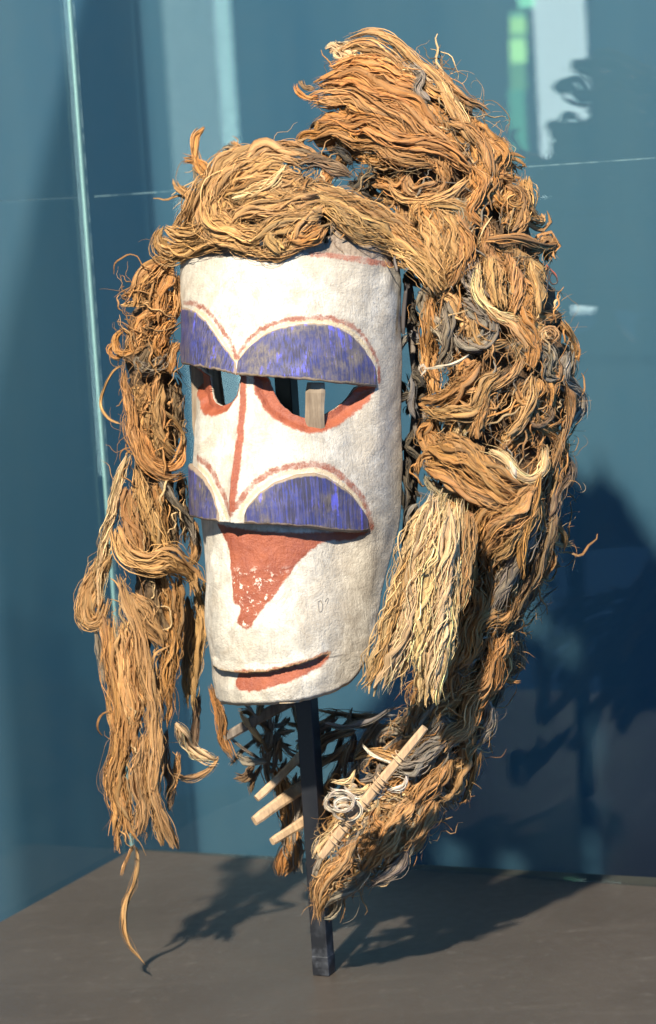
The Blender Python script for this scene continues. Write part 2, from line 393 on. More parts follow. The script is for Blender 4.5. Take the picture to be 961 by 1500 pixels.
lb_top_R = trace([(357, 757), (362, 743), (387, 718), (416, 702), (453, 694), (478, 699), (512, 722), (532, 747), (541, 766)])
lb_bot_L = trace([(341, 766), (322, 764), (303, 761), (283, 757)])
lb_top_L = trace([(322, 756), (312, 722), (299, 702), (285, 687)])
endl = -lb_bot_R[-1, 0]
lb_bot_L = np.vstack([lb_bot_L, [endl-.04, lb_bot_L[-1, 1]-.002]])
lb_top_L = np.vstack([lb_top_L, [min(endl+.3, lb_top_L[-1, 0]-.05), lb_top_L[-1, 1]+.001], [endl+.03, lb_top_L[-1, 1]-.03], [endl-.04, lb_bot_L[-1, 1]+.008]])
cat = lambda L, Rr: np.vstack([L[::-1], Rr[1:]])
UB_BOT, LB_BOT = cat(ub_bot_L, ub_bot_R), cat(lb_bot_L, lb_bot_R)
MOUTH = trace([(309, 968), (320, 979), (345, 985), (370, 985), (395, 983), (428, 975), (457, 966), (484, 956)])
MOUTH_LOW = trace([(346, 981), (370, 981), (395, 979), (428, 971), (457, 962), (484, 954), (472, 975), (437, 993), (395, 1008), (356, 1013), (342, 1000)])
eyeR = trace([(384, 551), (390, 568), (399, 583), (414, 598), (441, 612), (470, 615), (493, 606), (514, 595), (532, 579), (538, 559)])
eyeR_out = trace([(362, 548), (366, 574), (387, 607), (416, 623), (453, 635), (487, 631), (514, 618), (540, 596), (555, 566)])
eyeL = trace([(338, 540), (337, 570), (330, 585), (315, 594), (300, 597), (287, 588), (281, 570), (279, 530)])
eyeL = np.vstack([eyeL[:-5], [eyeL[-5, 0]-.06, eyeL[-5, 1]], [eyeL[-5, 0]-.07, eyeL[-1, 1]]])
eyeL_out = trace([(345, 548), (338, 580), (329, 594), (317, 607), (299, 612), (280, 604), (276, 590)])
eyeL_out = np.vstack([eyeL_out, [-1.15, eyeL_out[-1, 1]+.01], [-1.2, UB_BOT[0, 1]]])
TRI = trace([(299, 768), (310, 786), (320, 806), (326, 830), (331, 852), (338, 884), (350, 890), (346, 912), (364, 921), (380, 897), (403, 872), (437, 831), (466, 806), (487, 795), (520, 791), (544, 778)])
RL1 = trace([(348, 522), (363, 499), (387, 480), (420, 469), (455, 465), (490, 468), (520, 481), (540, 503), (553, 530), (556, 560)])
RL2 = trace([(346, 522), (331, 492), (307, 458), (288, 446), (270, 443)])
OC1 = trace([(349, 530), (365, 506), (388, 488), (420, 475), (455, 470), (488, 473), (515, 486), (537, 508), (549, 530)])
OC2 = trace([(344, 528), (329, 503), (307, 469), (287, 453)])
RL3 = trace([(346, 742), (372, 708), (407, 689), (453, 681), (487, 687), (515, 709), (536, 739), (544, 772)])
RL4 = trace([(340, 752), (321, 714), (303, 686), (284, 671)])
OC3 = trace([(352, 754), (358, 738), (384, 712), (414, 696), (453, 689), (482, 694), (514, 717), (535, 743)])
OC4 = trace([(334, 758), (317, 722), (301, 697), (286, 682)])
NOSE = trace([(347, 550), (348, 600), (346, 680), (342, 744)])
TOPL = trace([(300, 366), (345, 362), (385, 366)]); TOPR = trace([(455, 371), (490, 374), (530, 380), (575, 388)])
WOOD = trace([(400, 372), (440, 369), (500, 371), (560, 381), (585, 388)])
OUT = trace([(330, 1033), (345, 1034), (387, 1034), (437, 1029), (470, 1022), (503, 1010), (524, 993), (540, 965), (553, 930)])
outL = trace([(330, 1033), (319, 1028), (313, 1020), (309, 1006)]); NOTCH = trace([(470, 300), (470, 342), (474, 357), (480, 357), (480, 347), (486, 345), (484, 320), (484, 300)], False)
# outline of the board: right side rounded, left side its mirror
zb = OUT[0, 1]
rgt = np.vstack([OUT, [1.42, zrow(870)], [1.60, zrow(800)], [1.66, zrow(700)], [1.66, zrow(366)], [1.15, zrow(350)], [.8, zrow(322)], [0, zrow(316)], [-.8, zrow(322)]])
OUTLINE = np.vstack([[[-1.66, zrow(330)], [-1.66, zrow(700)], [-1.5, zrow(840)], [-1.32, zrow(930)], [-1.14, zrow(985)]], outL[1:][::-1], rgt])
OUTLINE_F = flat(OUTLINE)

gs = np.arange(-1.68*SR, 1.68*SR, .0010); gz = np.arange(zrow(1050), zrow(296), .0010)
GS, GZ = np.meshgrid(gs, gz); shp = GS.shape; P = np.stack([GS.ravel(), GZ.ravel()], 1)
holes = [flat(eyeR), flat(eyeL), flat(NOTCH)]
def cut_sdf(P):
    d = sdf(P, OUTLINE_F)
    for h in holes: d = np.minimum(d, -sdf(P, h))
    return d
d0 = cut_sdf(P); e_ = 3e-4
near = np.abs(d0) < .00075
gx = (cut_sdf(P[near]+[e_, 0])-cut_sdf(P[near]-[e_, 0]))/(2*e_); gy = (cut_sdf(P[near]+[0, e_])-cut_sdf(P[near]-[0, e_]))/(2*e_)
P[near] -= d0[near, None]*np.stack([gx, gy], 1)
ii = np.arange(len(P)).reshape(shp)
Q = np.stack([ii[:-1, :-1], ii[:-1, 1:], ii[1:, 1:], ii[1:, :-1]], -1).reshape(-1, 4)
Q = Q[cut_sdf(P[Q].mean(1)) > 0]
used = np.unique(Q); remap = np.full(len(P), -1); remap[used] = np.arange(len(used)); P = P[used]; Q = remap[Q]
PHI, ZZ = P[:, 0]/SR, P[:, 1]
sm3 = lambda x: (lambda t: t*t*(3-2*t))(np.clip(x, 0, 1))
def curve(C, ph): return np.interp(ph, C[:, 0], C[:, 1])
def relief(PHI, ZZ):
    zB, zL, zM = curve(UB_BOT, PHI), curve(LB_BOT, PHI), curve(MOUTH, PHI)
    wB = sm3((UB_BOT[-1, 0]+.05-np.abs(PHI))/.28); wL = sm3((LB_BOT[-1, 0]+.04-np.abs(PHI))/.32)
    h = np.zeros_like(PHI)
    # below the brow: stepped in by 14 mm, swelling forward again down to the lower band
    t = (zB-ZZ)/np.maximum(zB-zL, 1e-3); inB = (t > 0) & (t < 1)
    h += np.where(inB, -.0135*wB*(1-sm3(t*1.0))*sm3(t/.012), 0)
    t2 = (zL-ZZ)/np.maximum(zL-zM, 1e-3); inL = (t2 > 0) & (t2 < 1)
    h += np.where(inL, -.0145*wL*(1-sm3(t2*1.15))*sm3(t2/.012), 0)
    # nose ridge
    h += np.where(inB, .0055*np.exp(-np.abs(PHI*SR)/.006)*(.5+.6*t), 0)
    # mouth cut
    pm = np.abs(PHI-(MOUTH[0, 0]+MOUTH[-1, 0])/2)/((MOUTH[-1, 0]-MOUTH[0, 0])/2)
    wM = sm3((1.02-pm)/.25); dz = (zM-ZZ)
    h += np.where((dz > 0) & (dz < .024), -.0060*wM*(1-sm3(dz/.022))*sm3(dz/.0011), 0)
    h += np.where((dz <= 0) & (dz > -.012), .0014*wM*(1-sm3(-dz/.012)), 0)
    return h
Hh = relief(PHI, ZZ)
Pf = np.stack([PHI*SR, ZZ], 1)
for eo, ei in ((eyeR_out, eyeR), (eyeL_out, eyeL)):
    so = sdf(Pf, flat(eo)); Hh -= np.where(so > 0, .0070*sm3(so/.008), 0)
# chin: worn rounding of all outer edges
so = sdf(Pf, OUTLINE_F); Hh -= .0035*(1-sm3(so/.006))**2
# hand-carved unevenness
def vnoise(x, y, f, seed):
    r = np.random.default_rng(seed); g = r.standard_normal((64, 64)); x = (x*f) % 63; y = (y*f) % 63
    i, j = x.astype(int), y.astype(int); u, v = sm3(x-i), sm3(y-j); i2, j2 = (i+1) % 64, (j+1) % 64
    return g[i, j]*(1-u)*(1-v)+g[i2, j]*u*(1-v)+g[i, j2]*(1-u)*v+g[i2, j2]*u*v
carve = lambda p, z: .0007*vnoise(p*SR+3, z+3, 28, 1)+.00035*vnoise(p*SR+3, z+3, 75, 2)
Hh += carve(PHI, ZZ)
px_ = 1/.0007
V = base(PHI, ZZ, Hh)
red = np.full(len(P), -30.0)
line = lambda C, wd: wd-seg_dist(Pf, flat(C))*px_
for eo in (eyeR_out, eyeL_out): red = np.maximum(red, sdf(Pf, flat(eo))*px_)
red = np.maximum(red, sdf(Pf, flat(TRI))*px_)
red = np.maximum(red, line(NOSE, 4.6)+1.0)
red = np.maximum(red, sdf(Pf, flat(MOUTH_LOW))*px_)
ln = np.maximum.reduce([line(RL1, 3.0), line(RL2, 3.2), line(RL3, 4.4), line(RL4, 4.4), line(TOPR, 4.5), line(TOPL, 1.2)])
oc = np.maximum.reduce([line(OC1, 2.6), line(OC2, 2.8), line(OC3, 2.8), line(OC4, 3.0)])
zw = np.interp(PHI, WOOD[:, 0], WOOD[:, 1]); wd_ = (ZZ-zw)*px_
wd_ = np.where(PHI < WOOD[0, 0], wd_-14*0, wd_)
chip = sm3((sdf(Pf, flat(TRI))*px_)/6)*sm3((curve(LB_BOT, PHI)-ZZ-.038)/.02)
lip = 3.0-np.minimum(np.abs(curve(MOUTH, PHI)-ZZ)*px_, 30)-30*((PHI > MOUTH[-1, 0]) | (PHI < MOUTH[0, 0]))
lip = np.maximum(lip, 3.4-so*px_*1.0)
mdz = curve(MOUTH, PHI)-ZZ; mleft = np.where((mdz > -.001) & (mdz < .026) & (PHI < MOUTH[0, 0]+.62), sm3((MOUTH[0, 0]+.62-PHI)/.25)*(1-sm3(mdz/.026)), 0)  # darker colour at the left end of the mouth cut
grime_shade = np.clip(1.0*mleft+sm3((PHI-.2)/.8)*.8 + .75*(1-sm3(so*px_/9)) + .3*sm3((ZZ-zrow(420))/.03), 0, 1)  # edge grime, plus light falloff painted on the right side and top
nv = len(V); ed = np.vstack([Q[:, [0, 1]], Q[:, [1, 2]], Q[:, [2, 3]], Q[:, [3, 0]]]); key = ed.min(1).astype(np.int64)*nv+ed.max(1)
_, ix, ct = np.unique(key, return_index=True, return_counts=True); be = ed[ix[ct == 1]]
deep = base(PHI, ZZ, np.minimum(Hh, 0)*.55-.0125+.0)
Q = np.vstack([Q, Q[:, ::-1]+nv, np.stack([be[:, 1], be[:, 0], be[:, 0]+nv, be[:, 1]+nv], -1)]); V = np.vstack([V, deep])
dd = lambda a, v=None: np.r_[a, a if v is None else np.full(nv, v)]
me = mesh_np('face', V, Q, attrs=dict(sd_red=dd(red, -30), sd_line=dd(ln, -30), sd_ochre=dd(oc, -30), sd_wood=dd(wd_, 30), sd_lip=dd(lip, -30), chip=dd(chip, 0), grime_shade=dd(grime_shade, .6)))
mask = empty('mask', (MX, 0, .29))
tag(mask, 'tall white wooden mask with blue brows, red mouth and a mane of brown fibre', 'mask')
def child(o): return rel(o, mask)
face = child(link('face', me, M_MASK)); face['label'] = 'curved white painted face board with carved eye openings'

# --- blue bands: solid carved brows standing proud of the face
def band(name, bot, top, hb, ht, label=None, thick=.012, inner=-1):
    n, mrows = 150, 44
    p0, p1 = max(bot[:, 0].min(), top[:, 0].min()), min(bot[:, 0].max(), top[:, 0].max())
    u = (1-np.cos(np.linspace(0, math.pi, n)))/2; ph = p0+(p1-p0)*u
    bo, to = bot[bot[:, 0].argsort()], top[top[:, 0].argsort()]
    zb_, zt = np.interp(ph, bo[:, 0], bo[:, 1]), np.interp(ph, to[:, 0], to[:, 1])
    # rounded ends
    k = np.minimum(1, (1-u if inner < 0 else u)/.02)**.5
    zt = zb_+(zt-zb_)*k+.0006
    v = np.linspace(0, 1, mrows)[:, None]; Z = zb_[None]+(zt-zb_)[None]*v; PH = np.repeat(ph[None], mrows, 0)
    edge = np.minimum(np.minimum(v*(zt-zb_)[None], (1-v)*(zt-zb_)[None]), (np.minimum(PH-p0, p1-PH))*SR)
    h = (hb+(ht-hb)*v)-.0016*(1-sm3(edge/.0028))**2 + carve(PH, Z)
    outer = base(PH, Z, h); inner = base(PH, Z, h-thick)
    Vv = np.vstack([outer.reshape(-1, 3), inner.reshape(-1, 3)]); I = np.arange(mrows*n).reshape(mrows, n); J = I+mrows*n
    qs = [np.stack([I[:-1, :-1], I[:-1, 1:], I[1:, 1:], I[1:, :-1]], -1).reshape(-1, 4), np.stack([J[:-1, :-1], J[1:, :-1], J[1:, 1:], J[:-1, 1:]], -1).reshape(-1, 4)]
    for a in (I[0], I[-1][::-1], I[:, -1], I[:, 0][::-1]):
        b = a+mrows*n; qs.append(np.stack([a[:-1], b[:-1], b[1:], a[1:]], -1))
    ed = np.tile(edge.reshape(-1)*px_, 2)
    o = child(link(name, mesh_np(name, Vv, np.vstack(qs), attrs=dict(sd_edge=ed-3.2)), M_BLUE))
    if label: o['label'] = label
    return o
band('brow', ub_bot_R, ub_top_R, .0022, .0008, 'streaked blue brow over the right-hand eye opening')
band('brow', ub_bot_L, ub_top_L, .0022, .0008, 'bright blue brow over the left-hand eye opening', inner=1)
band('cheek_band', lb_bot_R[1:] if False else lb_bot_R, lb_top_R, .0020, .0008, 'blue half-round band below the nose on the right')
band('cheek_band', lb_bot_L, lb_top_L, .0020, .0008, 'blue half-round band below the nose on the left', inner=1)

# pencil mark, small letters on the cheek
def tube(name, pts, rad, mat, par=None, sides=6, cap=True, n=None, flatk=1.0):
    C = catmull(pts, n or max(8, len(pts)*6)); n = len(C)
    rad = np.interp(np.linspace(0, 1, n), np.linspace(0, 1, len(np.atleast_1d(rad))), np.atleast_1d(rad)) if np.ndim(rad) else np.full(n, rad)
    T = np.gradient(C, axis=0); T /= np.linalg.norm(T, axis=1)[:, None]+1e-12
    ref = np.array([0.13, -1, .2]); A = np.cross(T, ref); A /= np.linalg.norm(A, axis=1)[:, None]+1e-9; B = np.cross(T, A)
    a = np.arange(sides)/sides*2*math.pi
    Vv = C[:, None]+rad[:, None, None]*(np.cos(a)[None, :, None]*A[:, None]+flatk*np.sin(a)[None, :, None]*B[:, None])
    I = np.arange(n*sides).reshape(n, sides); J = np.roll(I, -1, 1)
    Qs = np.stack([I[:-1], J[:-1], J[1:], I[1:]], -1).reshape(-1, 4)
    me = mesh_np(name, Vv.reshape(-1, 3), Qs)
    o = link(name, me, mat)
    return rel(o, par) if par else o
def on_face(px, py, h=.0004):
    ph, z = to_sz(px, py); return base(ph, z, h+float(relief(np.array([ph]), np.array([z]))[0])+float(carve(np.array([ph]), np.array([z]))[0]))
tube('pencil_mark', [on_face(471+4*math.cos(t)*.8, 888+8*math.sin(t)) for t in np.linspace(-1.2, 5.2, 10)], .00035, M_PENCIL, mask, 4)
tube('pencil_mark', [on_face(479, 881), on_face(482, 877), on_face(485, 879), on_face(482, 884)], .00028, M_PENCIL, mask, 4)

# wooden struts behind the eye openings, frame stick, nails
def stick(name, a, b, wd, th_, mat, tip=.0):
    a, b = np.array(a), np.array(b); T = b-a; L = np.linalg.norm(T); T /= L
    A = np.cross(T, [0, -1, .1]); A /= np.linalg.norm(A); B = np.cross(T, A); n = 9; Vs = []
    for i in range(n):
        f = i/(n-1); w_ = wd/2*(1+.10*math.sin(5*f+a[0]*90)); t_ = th_/2*(1+.08*math.cos(7*f))
        if i in (0, n-1): w_ *= .82; t_ *= .75
        c = a+T*L*(min(max(f, .004), .996)) + A*.0009*math.sin(4*f+a[2]*60)
        for (u_, v_) in ((-1, -.6), (-.6, -1), (.6, -1), (1, -.6), (1, .6), (.6, 1), (-.6, 1), (-1, .6)): Vs.append(c+A*w_*u_+B*t_*v_)
    I = np.arange(n*8).reshape(n, 8); J = np.roll(I, -1, 1)
    Fs = np.stack([I[:-1], J[:-1], J[1:], I[1:]], -1).reshape(-1, 4).tolist()+[list(range(8))[::-1], [n*8-8+k for k in range(8)]]
    me = bpy.data.meshes.new(name); me.from_pydata([tuple(map(float, v)) for v in Vs], [], Fs); me.update()
    o = child(link(name, me, mat, smooth=False)); return o
ys_ = float(base(*to_sz(462, 640))[1])+.019
stick('strut', W(463, 560, ys_), W(461, 680, ys_), .0205, .010, M_EYEWOOD)
stick('strut', W(292, 500, .005), W(294, 640, .005), .017, .012, M_EYEWOOD)
stick('frame_stick', W(596, 400, -.02), W(622, 640, -.02), .010, .008, M_GREYWOOD)
stick('frame_stick', W(615, 560, -.01), W(590, 900, -.01), .012, .010, M_GREYWOOD)
stick('frame_stick', W(330, 480, .07), W(640, 470, -.02), .012, .010, M_GREYWOOD)
stick('frame_stick', W(320, 1085, .05), W(440, 1020, .04), .011, .009, M_GREYWOOD)
stick('nail', W(594, 420, -.065), W(591, 490, -.068), .004, .004, M_IRON)
stick('nail', W(592, 418, -.066), W(600, 419, -.064), .005, .004, M_IRON)
stick('nail', W(579, 376, -.085), W(580, 398, -.09), .003, .003, M_IRON)

# ------------------------------------------------------------------ the mane of fibre
MED = np.array([(500, 150, 72), (575, 165, 105), (655, 262, 100), (700, 390, 105), (738, 520, 104), (732, 640, 104), (736, 760, 102), (705, 880, 82), (672, 1000, 62), (628, 1100, 74), (560, 1190, 70), (505, 1262, 42), (475, 1330, 14)], float)
MC = catmull(MED, 90)
def ymed(x): return .045-.42*(x-470)*S
def cres(P2):
    d = np.linalg.norm(P2[:, None]-MC[None, :, :2], axis=2); i = d.argmin(1); return d[np.arange(len(P2)), i], MC[i, 2], ymed(MC[i, 0])
def dep_C(P2, lam=1.0, ext=0.0):
    d, R, y = cres(P2); y = y-.085*sm3((P2[:, 1]-1130)/180); return y-lam*np.sqrt(np.maximum(R*R-d*d, (R*.08)**2))*S*.85-ext
_xa = np.array([268, 285, 300, 320, 345, 380, 420, 460, 500, 540, 570]); _ya = np.array([base(*to_sz(x, 385))[1] for x in _xa])
def dep_A(P2, ext=0.0):
    x = P2[:, 0]; y = np.interp(x, np.r_[225, _xa, 620, 660], np.r_[.0, _ya, -.085, -.10])
    return y+np.interp(P2[:, 1], [180, 250, 330, 380], [.075, .035, .006, .008])-ext
def dep_F(P2, ext=0.0):
    x = P2[:, 0]; hw = 62.0; return .035-.8*np.sqrt(np.maximum(hw*hw-np.clip(x-212, -hw, hw)**2, 25))*S-ext
TINTS = {'gold': (.47, .255, .094), 'pale': (.70, .470, .230), 'brown': (.40, .190, .060), 'orange': (.47, .205, .053), 'dark': (.16, .092, .045),
         'grey': (.22, .18, .135), 'black': (.020, .017, .015), 'bluegrey': (.16, .155, .145), 'white': (.66, .56, .42)}
WAVE = [.38]
def hank(pts, R, tint, dep, ext=0.0, k=None, twist=None, fray=.5, fine=1.0, name='fibre_hank', wob=.22, prof=None, C3=None, bin=None, wave=None):
    """one lock: flattened ropelets twisted round a guide, with loose fine fibres"""
    r = rng
    if C3 is None:
        L2 = catmull(np.array([(p[0], p[1]) for p in pts], float), 40)
        length = np.linalg.norm(np.diff(L2, axis=0), axis=1).sum(); n = int(np.clip(length/6.0, 8, 46))
        P2 = catmull(np.array([(p[0], p[1]) for p in pts], float), n)
        wv = WAVE[0] if wave is None else wave
        TT = np.gradient(P2, axis=0); TT /= np.linalg.norm(TT, axis=1)[:, None]+1e-9; tq = np.linspace(0, 1, n); nk = max(4, int(length/24)+3); kn = r.standard_normal(nk); xk = np.sort(np.r_[0, r.random(nk-2), 1]); kk_ = np.interp(tq, xk, kn); kk_ = np.convolve(np.r_[kk_[:2], kk_, kk_[-2:]], [.15, .2, .3, .2, .15], 'valid')
        sh = kk_*min(R*wv, 5.5)*np.sin(np.pi*np.clip(tq*1.15, 0, 1))**.5
        P2 = P2+np.stack([-TT[:, 1], TT[:, 0]], 1)*sh[:, None]
        Y = dep(P2) if callable(dep) else np.interp(np.linspace(0, 1, n), np.linspace(0, 1, len(dep)), dep)
        Y = np.convolve(np.r_[Y[0], Y[0], Y, Y[-1], Y[-1]], np.ones(5)/5, 'valid')
        C = Wv(P2, Y-ext)
    else: C = C3; n = len(C); length = np.linalg.norm(np.diff(C, axis=0), axis=1).sum()/S
    t = np.linspace(0, 1, n); Rm = R*S
    T = np.gradient(C, axis=0); T /= np.linalg.norm(T, axis=1)[:, None]+1e-12
    ref = np.array([0.05, -1, .12]); A = np.cross(T, ref); A /= np.linalg.norm(A, axis=1)[:, None]+1e-9; B = np.cross(T, A)
    k = k or int(np.clip(R*.92, 4, 13))
    tw = (r.normal(0, 1.0)*length/110.0 if twist is None else twist)
    if prof is None: e0, e1 = r.uniform(.35, .75), r.uniform(.35, .85); prof = (e0+(1-e0)*sm3(t/.22))*(e1+(1-e1)*sm3((1-t)/.25))*(1+.12*np.sin(t*9+r.random()*6))
    def lowf(m, f):     # m smooth random curves
        g = r.standard_normal((m, max(4, int(f)+2))); x = np.linspace(0, 1, g.shape[1]); 
        return np.stack([np.interp(t, x, g_) for g_ in g])
    def tubes(m, offr, rad, sides, wobble, frayk, flatk):
        base_a = r.random(m)*6.283 if m > 11 else np.arange(m)/m*6.283+r.normal(0, .25, m)
        ang = base_a[:, None]+tw*t[None]+lowf(m, length/45)*.45
        rr_ = offr[:, None]*prof[None]*(1+wobble*lowf(m, length/32))
        rr_ = rr_*(1+frayk*np.abs(r.standard_normal(m))[:, None]*(np.clip(t-.72, 0, 1)[None]/.28)**2)
        flatf = .72
        cx_ = np.cos(ang)*rr_+lowf(m, length/26)*R*.10*S+lowf(m, length/11)*R*.055*S; cy_ = np.sin(ang)*rr_*flatf
        t0 = r.random(m)*.14; t1 = 1-r.random(m)**1.5*.26
        tt = t0[:, None]+(t1-t0)[:, None]*t[None]
        idx = tt*(n-1); i0 = np.clip(idx.astype(int), 0, n-2); f = (idx-i0)[..., None]
        Cc, Ac, Bc = C[i0]*(1-f)+C[i0+1]*f, A[i0]*(1-f)+A[i0+1]*f, B[i0]*(1-f)+B[i0+1]*f
        ctr = Cc+cx_[..., None]*Ac+cy_[..., None]*Bc
        endt = np.minimum(1, .25+np.minimum(t, 1-t)*9)
        rd = rad[:, None]*(prof[None]*.5+.5)*endt[None]*(1+.22*lowf(m, length/22)).clip(.4, 1.8)
        a = np.arange(sides)/sides*2*math.pi; ph = (r.random(m)*6.28)[:, None]+lowf(m, length/60)*.8
        ca, sa = np.cos(a)[None, None]*1.0, np.sin(a)[None, None]*flatk
        lump = 1+.16*r.standard_normal((m, 1, sides))
        X = rd[..., None]*lump*(ca*np.cos(ph)[..., None]-sa*np.sin(ph)[..., None]); Yy = rd[..., None]*lump*(ca*np.sin(ph)[..., None]+sa*np.cos(ph)[..., None])
        Vv = ctr[:, :, None]+X[..., None]*Ac[:, :, None]+Yy[..., None]*Bc[:, :, None]
        I = np.arange(m*n*sides).reshape(m, n, sides); J = np.roll(I, -1, 2)
        Qs = np.stack([I[:, :-1], J[:, :-1], J[:, 1:], I[:, 1:]], -1).reshape(-1, 4)
        uu = np.minimum(np.arange(sides), sides-np.arange(sides))/sides*2
        uv = np.stack(np.broadcast_arrays(uu[None, None]*1.0+0*t[None, :, None]+0*I, (tt*length*S)[..., None]*1.0+0*I), -1)*[rad.mean()*900, 1.0]
        return Vv.reshape(-1, 3), Qs, uv.reshape(-1, 2)
    tc = np.array(TINTS[tint] if isinstance(tint, str) else tint)
    tc = tc*(1+r.normal(0, .10))*np.array([1, 1+r.normal(0, .02), 1+r.normal(0, .06)])
    m1 = k; o1 = np.full(m1, Rm*.66)*(1+r.normal(0, .22, m1)); o1[::4] *= .4
    V1, Q1, U1 = tubes(m1, o1, Rm*(1.05/math.sqrt(m1))*(1+r.normal(0, .18, m1)).clip(.4, 1.7), 6, wob, .5*fray, .5)
    per1 = n*6; c1 = np.repeat(tc[None]*(1+r.normal(0, .20, (m1, 1)))*(1+r.normal(0, .025, (m1, 3))), per1, 0)
    s1 = np.repeat(r.random(m1)*50, per1)
    m2 = int((R*2.0+8)*fine)
    V2, Q2, U2 = tubes(m2, Rm*(.78+.32*r.random(m2)), S*(.34+.75*r.random(m2)**3), 3, .30, .9*fray, 1.0)
    per2 = n*3; c2 = np.repeat(tc[None]*(1.18+r.normal(0, .33, (m2, 1))).clip(.35, 2.0), per2, 0); s2 = np.repeat(r.random(m2)*50, per2)
    V_ = np.vstack([V1, V2]); Q_ = np.vstack([Q1, Q2+len(V1)])
    if bin is not None:
        bin.append((V_, Q_, np.vstack([U1, U2]), np.clip(np.vstack([c1, c2]), .004, .95), np.r_[s1, s2])); return
    me = mesh_np(name, V_, Q_, uv=np.vstack([U1, U2]), col=np.clip(np.vstack([c1, c2]), .004, .95), attrs=dict(seed=np.r_[s1, s2]))
    o = link(name, me, M_FIB); o.parent = hair; o.matrix_parent_inverse = HP; return o

# matted inner body of the mane (part) that carries the hanks (sub-parts)
def core_mesh():
    Vs, Qs, ofs = [], [], 0
    def sweep(C3, rad, jit):
        nonlocal ofs
        n = len(C3); sd_ = 28; T = np.gradient(C3, axis=0); T /= np.linalg.norm(T, axis=1)[:, None]
        A = np.cross(T, [0, -1, .1]); A /= np.linalg.norm(A, axis=1)[:, None]; B = np.cross(T, A); a = np.arange(sd_)/sd_*6.2832
        rd = rad[:, None]*(1+jit*rng.standard_normal((n, sd_)))
        V = C3[:, None]+rd[..., None]*(np.cos(a)[None, :, None]*A[:, None]+.8*np.sin(a)[None, :, None]*B[:, None])
        I = np.arange(n*sd_).reshape(n, sd_)+ofs; J = np.roll(I, -1, 1)
        Vs.append(V.reshape(-1, 3)); Qs.append(np.stack([I[:-1], J[:-1], J[1:], I[1:]], -1).reshape(-1, 4)); ofs += n*sd_
    c = MC[3:-9]; sweep(Wv(c[:, :2], ymed(c[:, 0])-.04*sm3((c[:, 1]-1130)/180)), c[:, 2]*S*.80*(.55+.45*sm3(np.minimum(np.linspace(0, 1, len(c)), 1-np.linspace(0, 1, len(c)))/.1)), .10)
    f = catmull(np.array([(235, 410), (215, 500), (228, 600), (225, 700), (225, 800), (215, 900), (210, 960)], float), 40)
    sweep(Wv(f, np.full(40, .03)), S*np.interp(np.linspace(0, 1, 40), [0, .15, .4, .7, 1], [10, 32, 26, 28, 8]), .12)
    t_ = catmull(np.array([(300, 300), (360, 285), (430, 290), (500, 315), (590, 370)], float), 24)
    sweep(Wv(t_, dep_A(t_)+.03), S*np.interp(np.linspace(0, 1, 24), [0, .2, .6, 1], [12, 38, 26, 10]), .1)
    return mesh_np('fibre_mane', np.vstack(Vs), np.vstack(Qs))
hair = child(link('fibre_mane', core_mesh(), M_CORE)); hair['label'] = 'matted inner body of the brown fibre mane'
HP = Matrix.Identity(4)
hair.matrix_parent_inverse = Matrix.Translation(-Vector(mask.location))
bpy.context.view_layer.update()
HP = hair.matrix_world.inverted()

def flush(name, bin):
    o = 0; Qs = []
    for b in bin: Qs.append(b[1]+o); o += len(b[0])
    me = mesh_np(name, np.vstack([b[0] for b in bin]), np.vstack(Qs), uv=np.vstack([b[2] for b in bin]), col=np.vstack([b[3] for b in bin]), attrs=dict(seed=np.concatenate([b[4] for b in bin])))
    ob = link(name, me, M_FIB); ob.parent = hair; ob.matrix_parent_inverse = HP; ob['kind'] = 'stuff'
UNDER, TANGLE = [], []
# --- auto locks following a traced flow field on the crescent
FLOW = [(520, 60, 8), (560, 80, 25), (470, 100, -10), (500, 140, -8), (560, 150, 22), (480, 190, -15), (540, 220, 5), (620, 110, 45), (650, 150, 55), (620, 190, 30), (680, 220, 62),
        (590, 260, 30), (640, 270, 60), (700, 280, 80), (640, 350, 85), (680, 350, 95), (740, 300, 100), (750, 370, 10), (720, 410, 82), (760, 430, 80), (690, 460, 60), (800, 380, -30),
        (740, 480, 20), (790, 500, 70), (825, 500, 80), (660, 500, 92), (690, 560, 140), (640, 590, 160), (730, 580, 110), (780, 580, 100), (800, 640, 100), (690, 620, 120),
        (660, 670, 28), (710, 700, 32), (760, 700, 120), (740, 760, 132), (790, 750, 100), (700, 800, 115), (790, 820, 120), (740, 860, 118), (700, 910, 125), (730, 950, 105),
        (690, 980, 125), (700, 1040, 110), (650, 1080, 130), (600, 1110, 150), (640, 1140, 118), (690, 1130, 105), (560, 1170, 135), (600, 1200, 125), (540, 1240, 130), (500, 1280, 128), (470, 1320, 110)]
FL = np.array(FLOW, float); FD = np.stack([np.cos(np.radians(FL[:, 2])), np.sin(np.radians(FL[:, 2]))], 1)
def flow(p):
    d = np.linalg.norm(FL[:, :2]-p, axis=1); w_ = 1/(d**3+400); v = (FD*w_[:, None]).sum(0); return v/np.linalg.norm(v)
def zone_tint(p, layer):
    x, y = p; u = rng.random()
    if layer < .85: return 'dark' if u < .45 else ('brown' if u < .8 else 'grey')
    if y < 330: return 'orange' if u < .40 else ('brown' if u < .74 else ('gold' if u < .92 else 'pale'))
    if y < 620: return 'brown' if u < .48 else ('gold' if u < .68 else ('orange' if u < .82 else ('grey' if u < .93 else 'pale')))
    if y < 860: return 'brown' if u < .55 else ('gold' if u < .70 else ('dark' if u < .80 else 'grey'))
    return 'brown' if u < .42 else ('gold' if u < .64 else ('grey' if u < .84 else 'pale'))
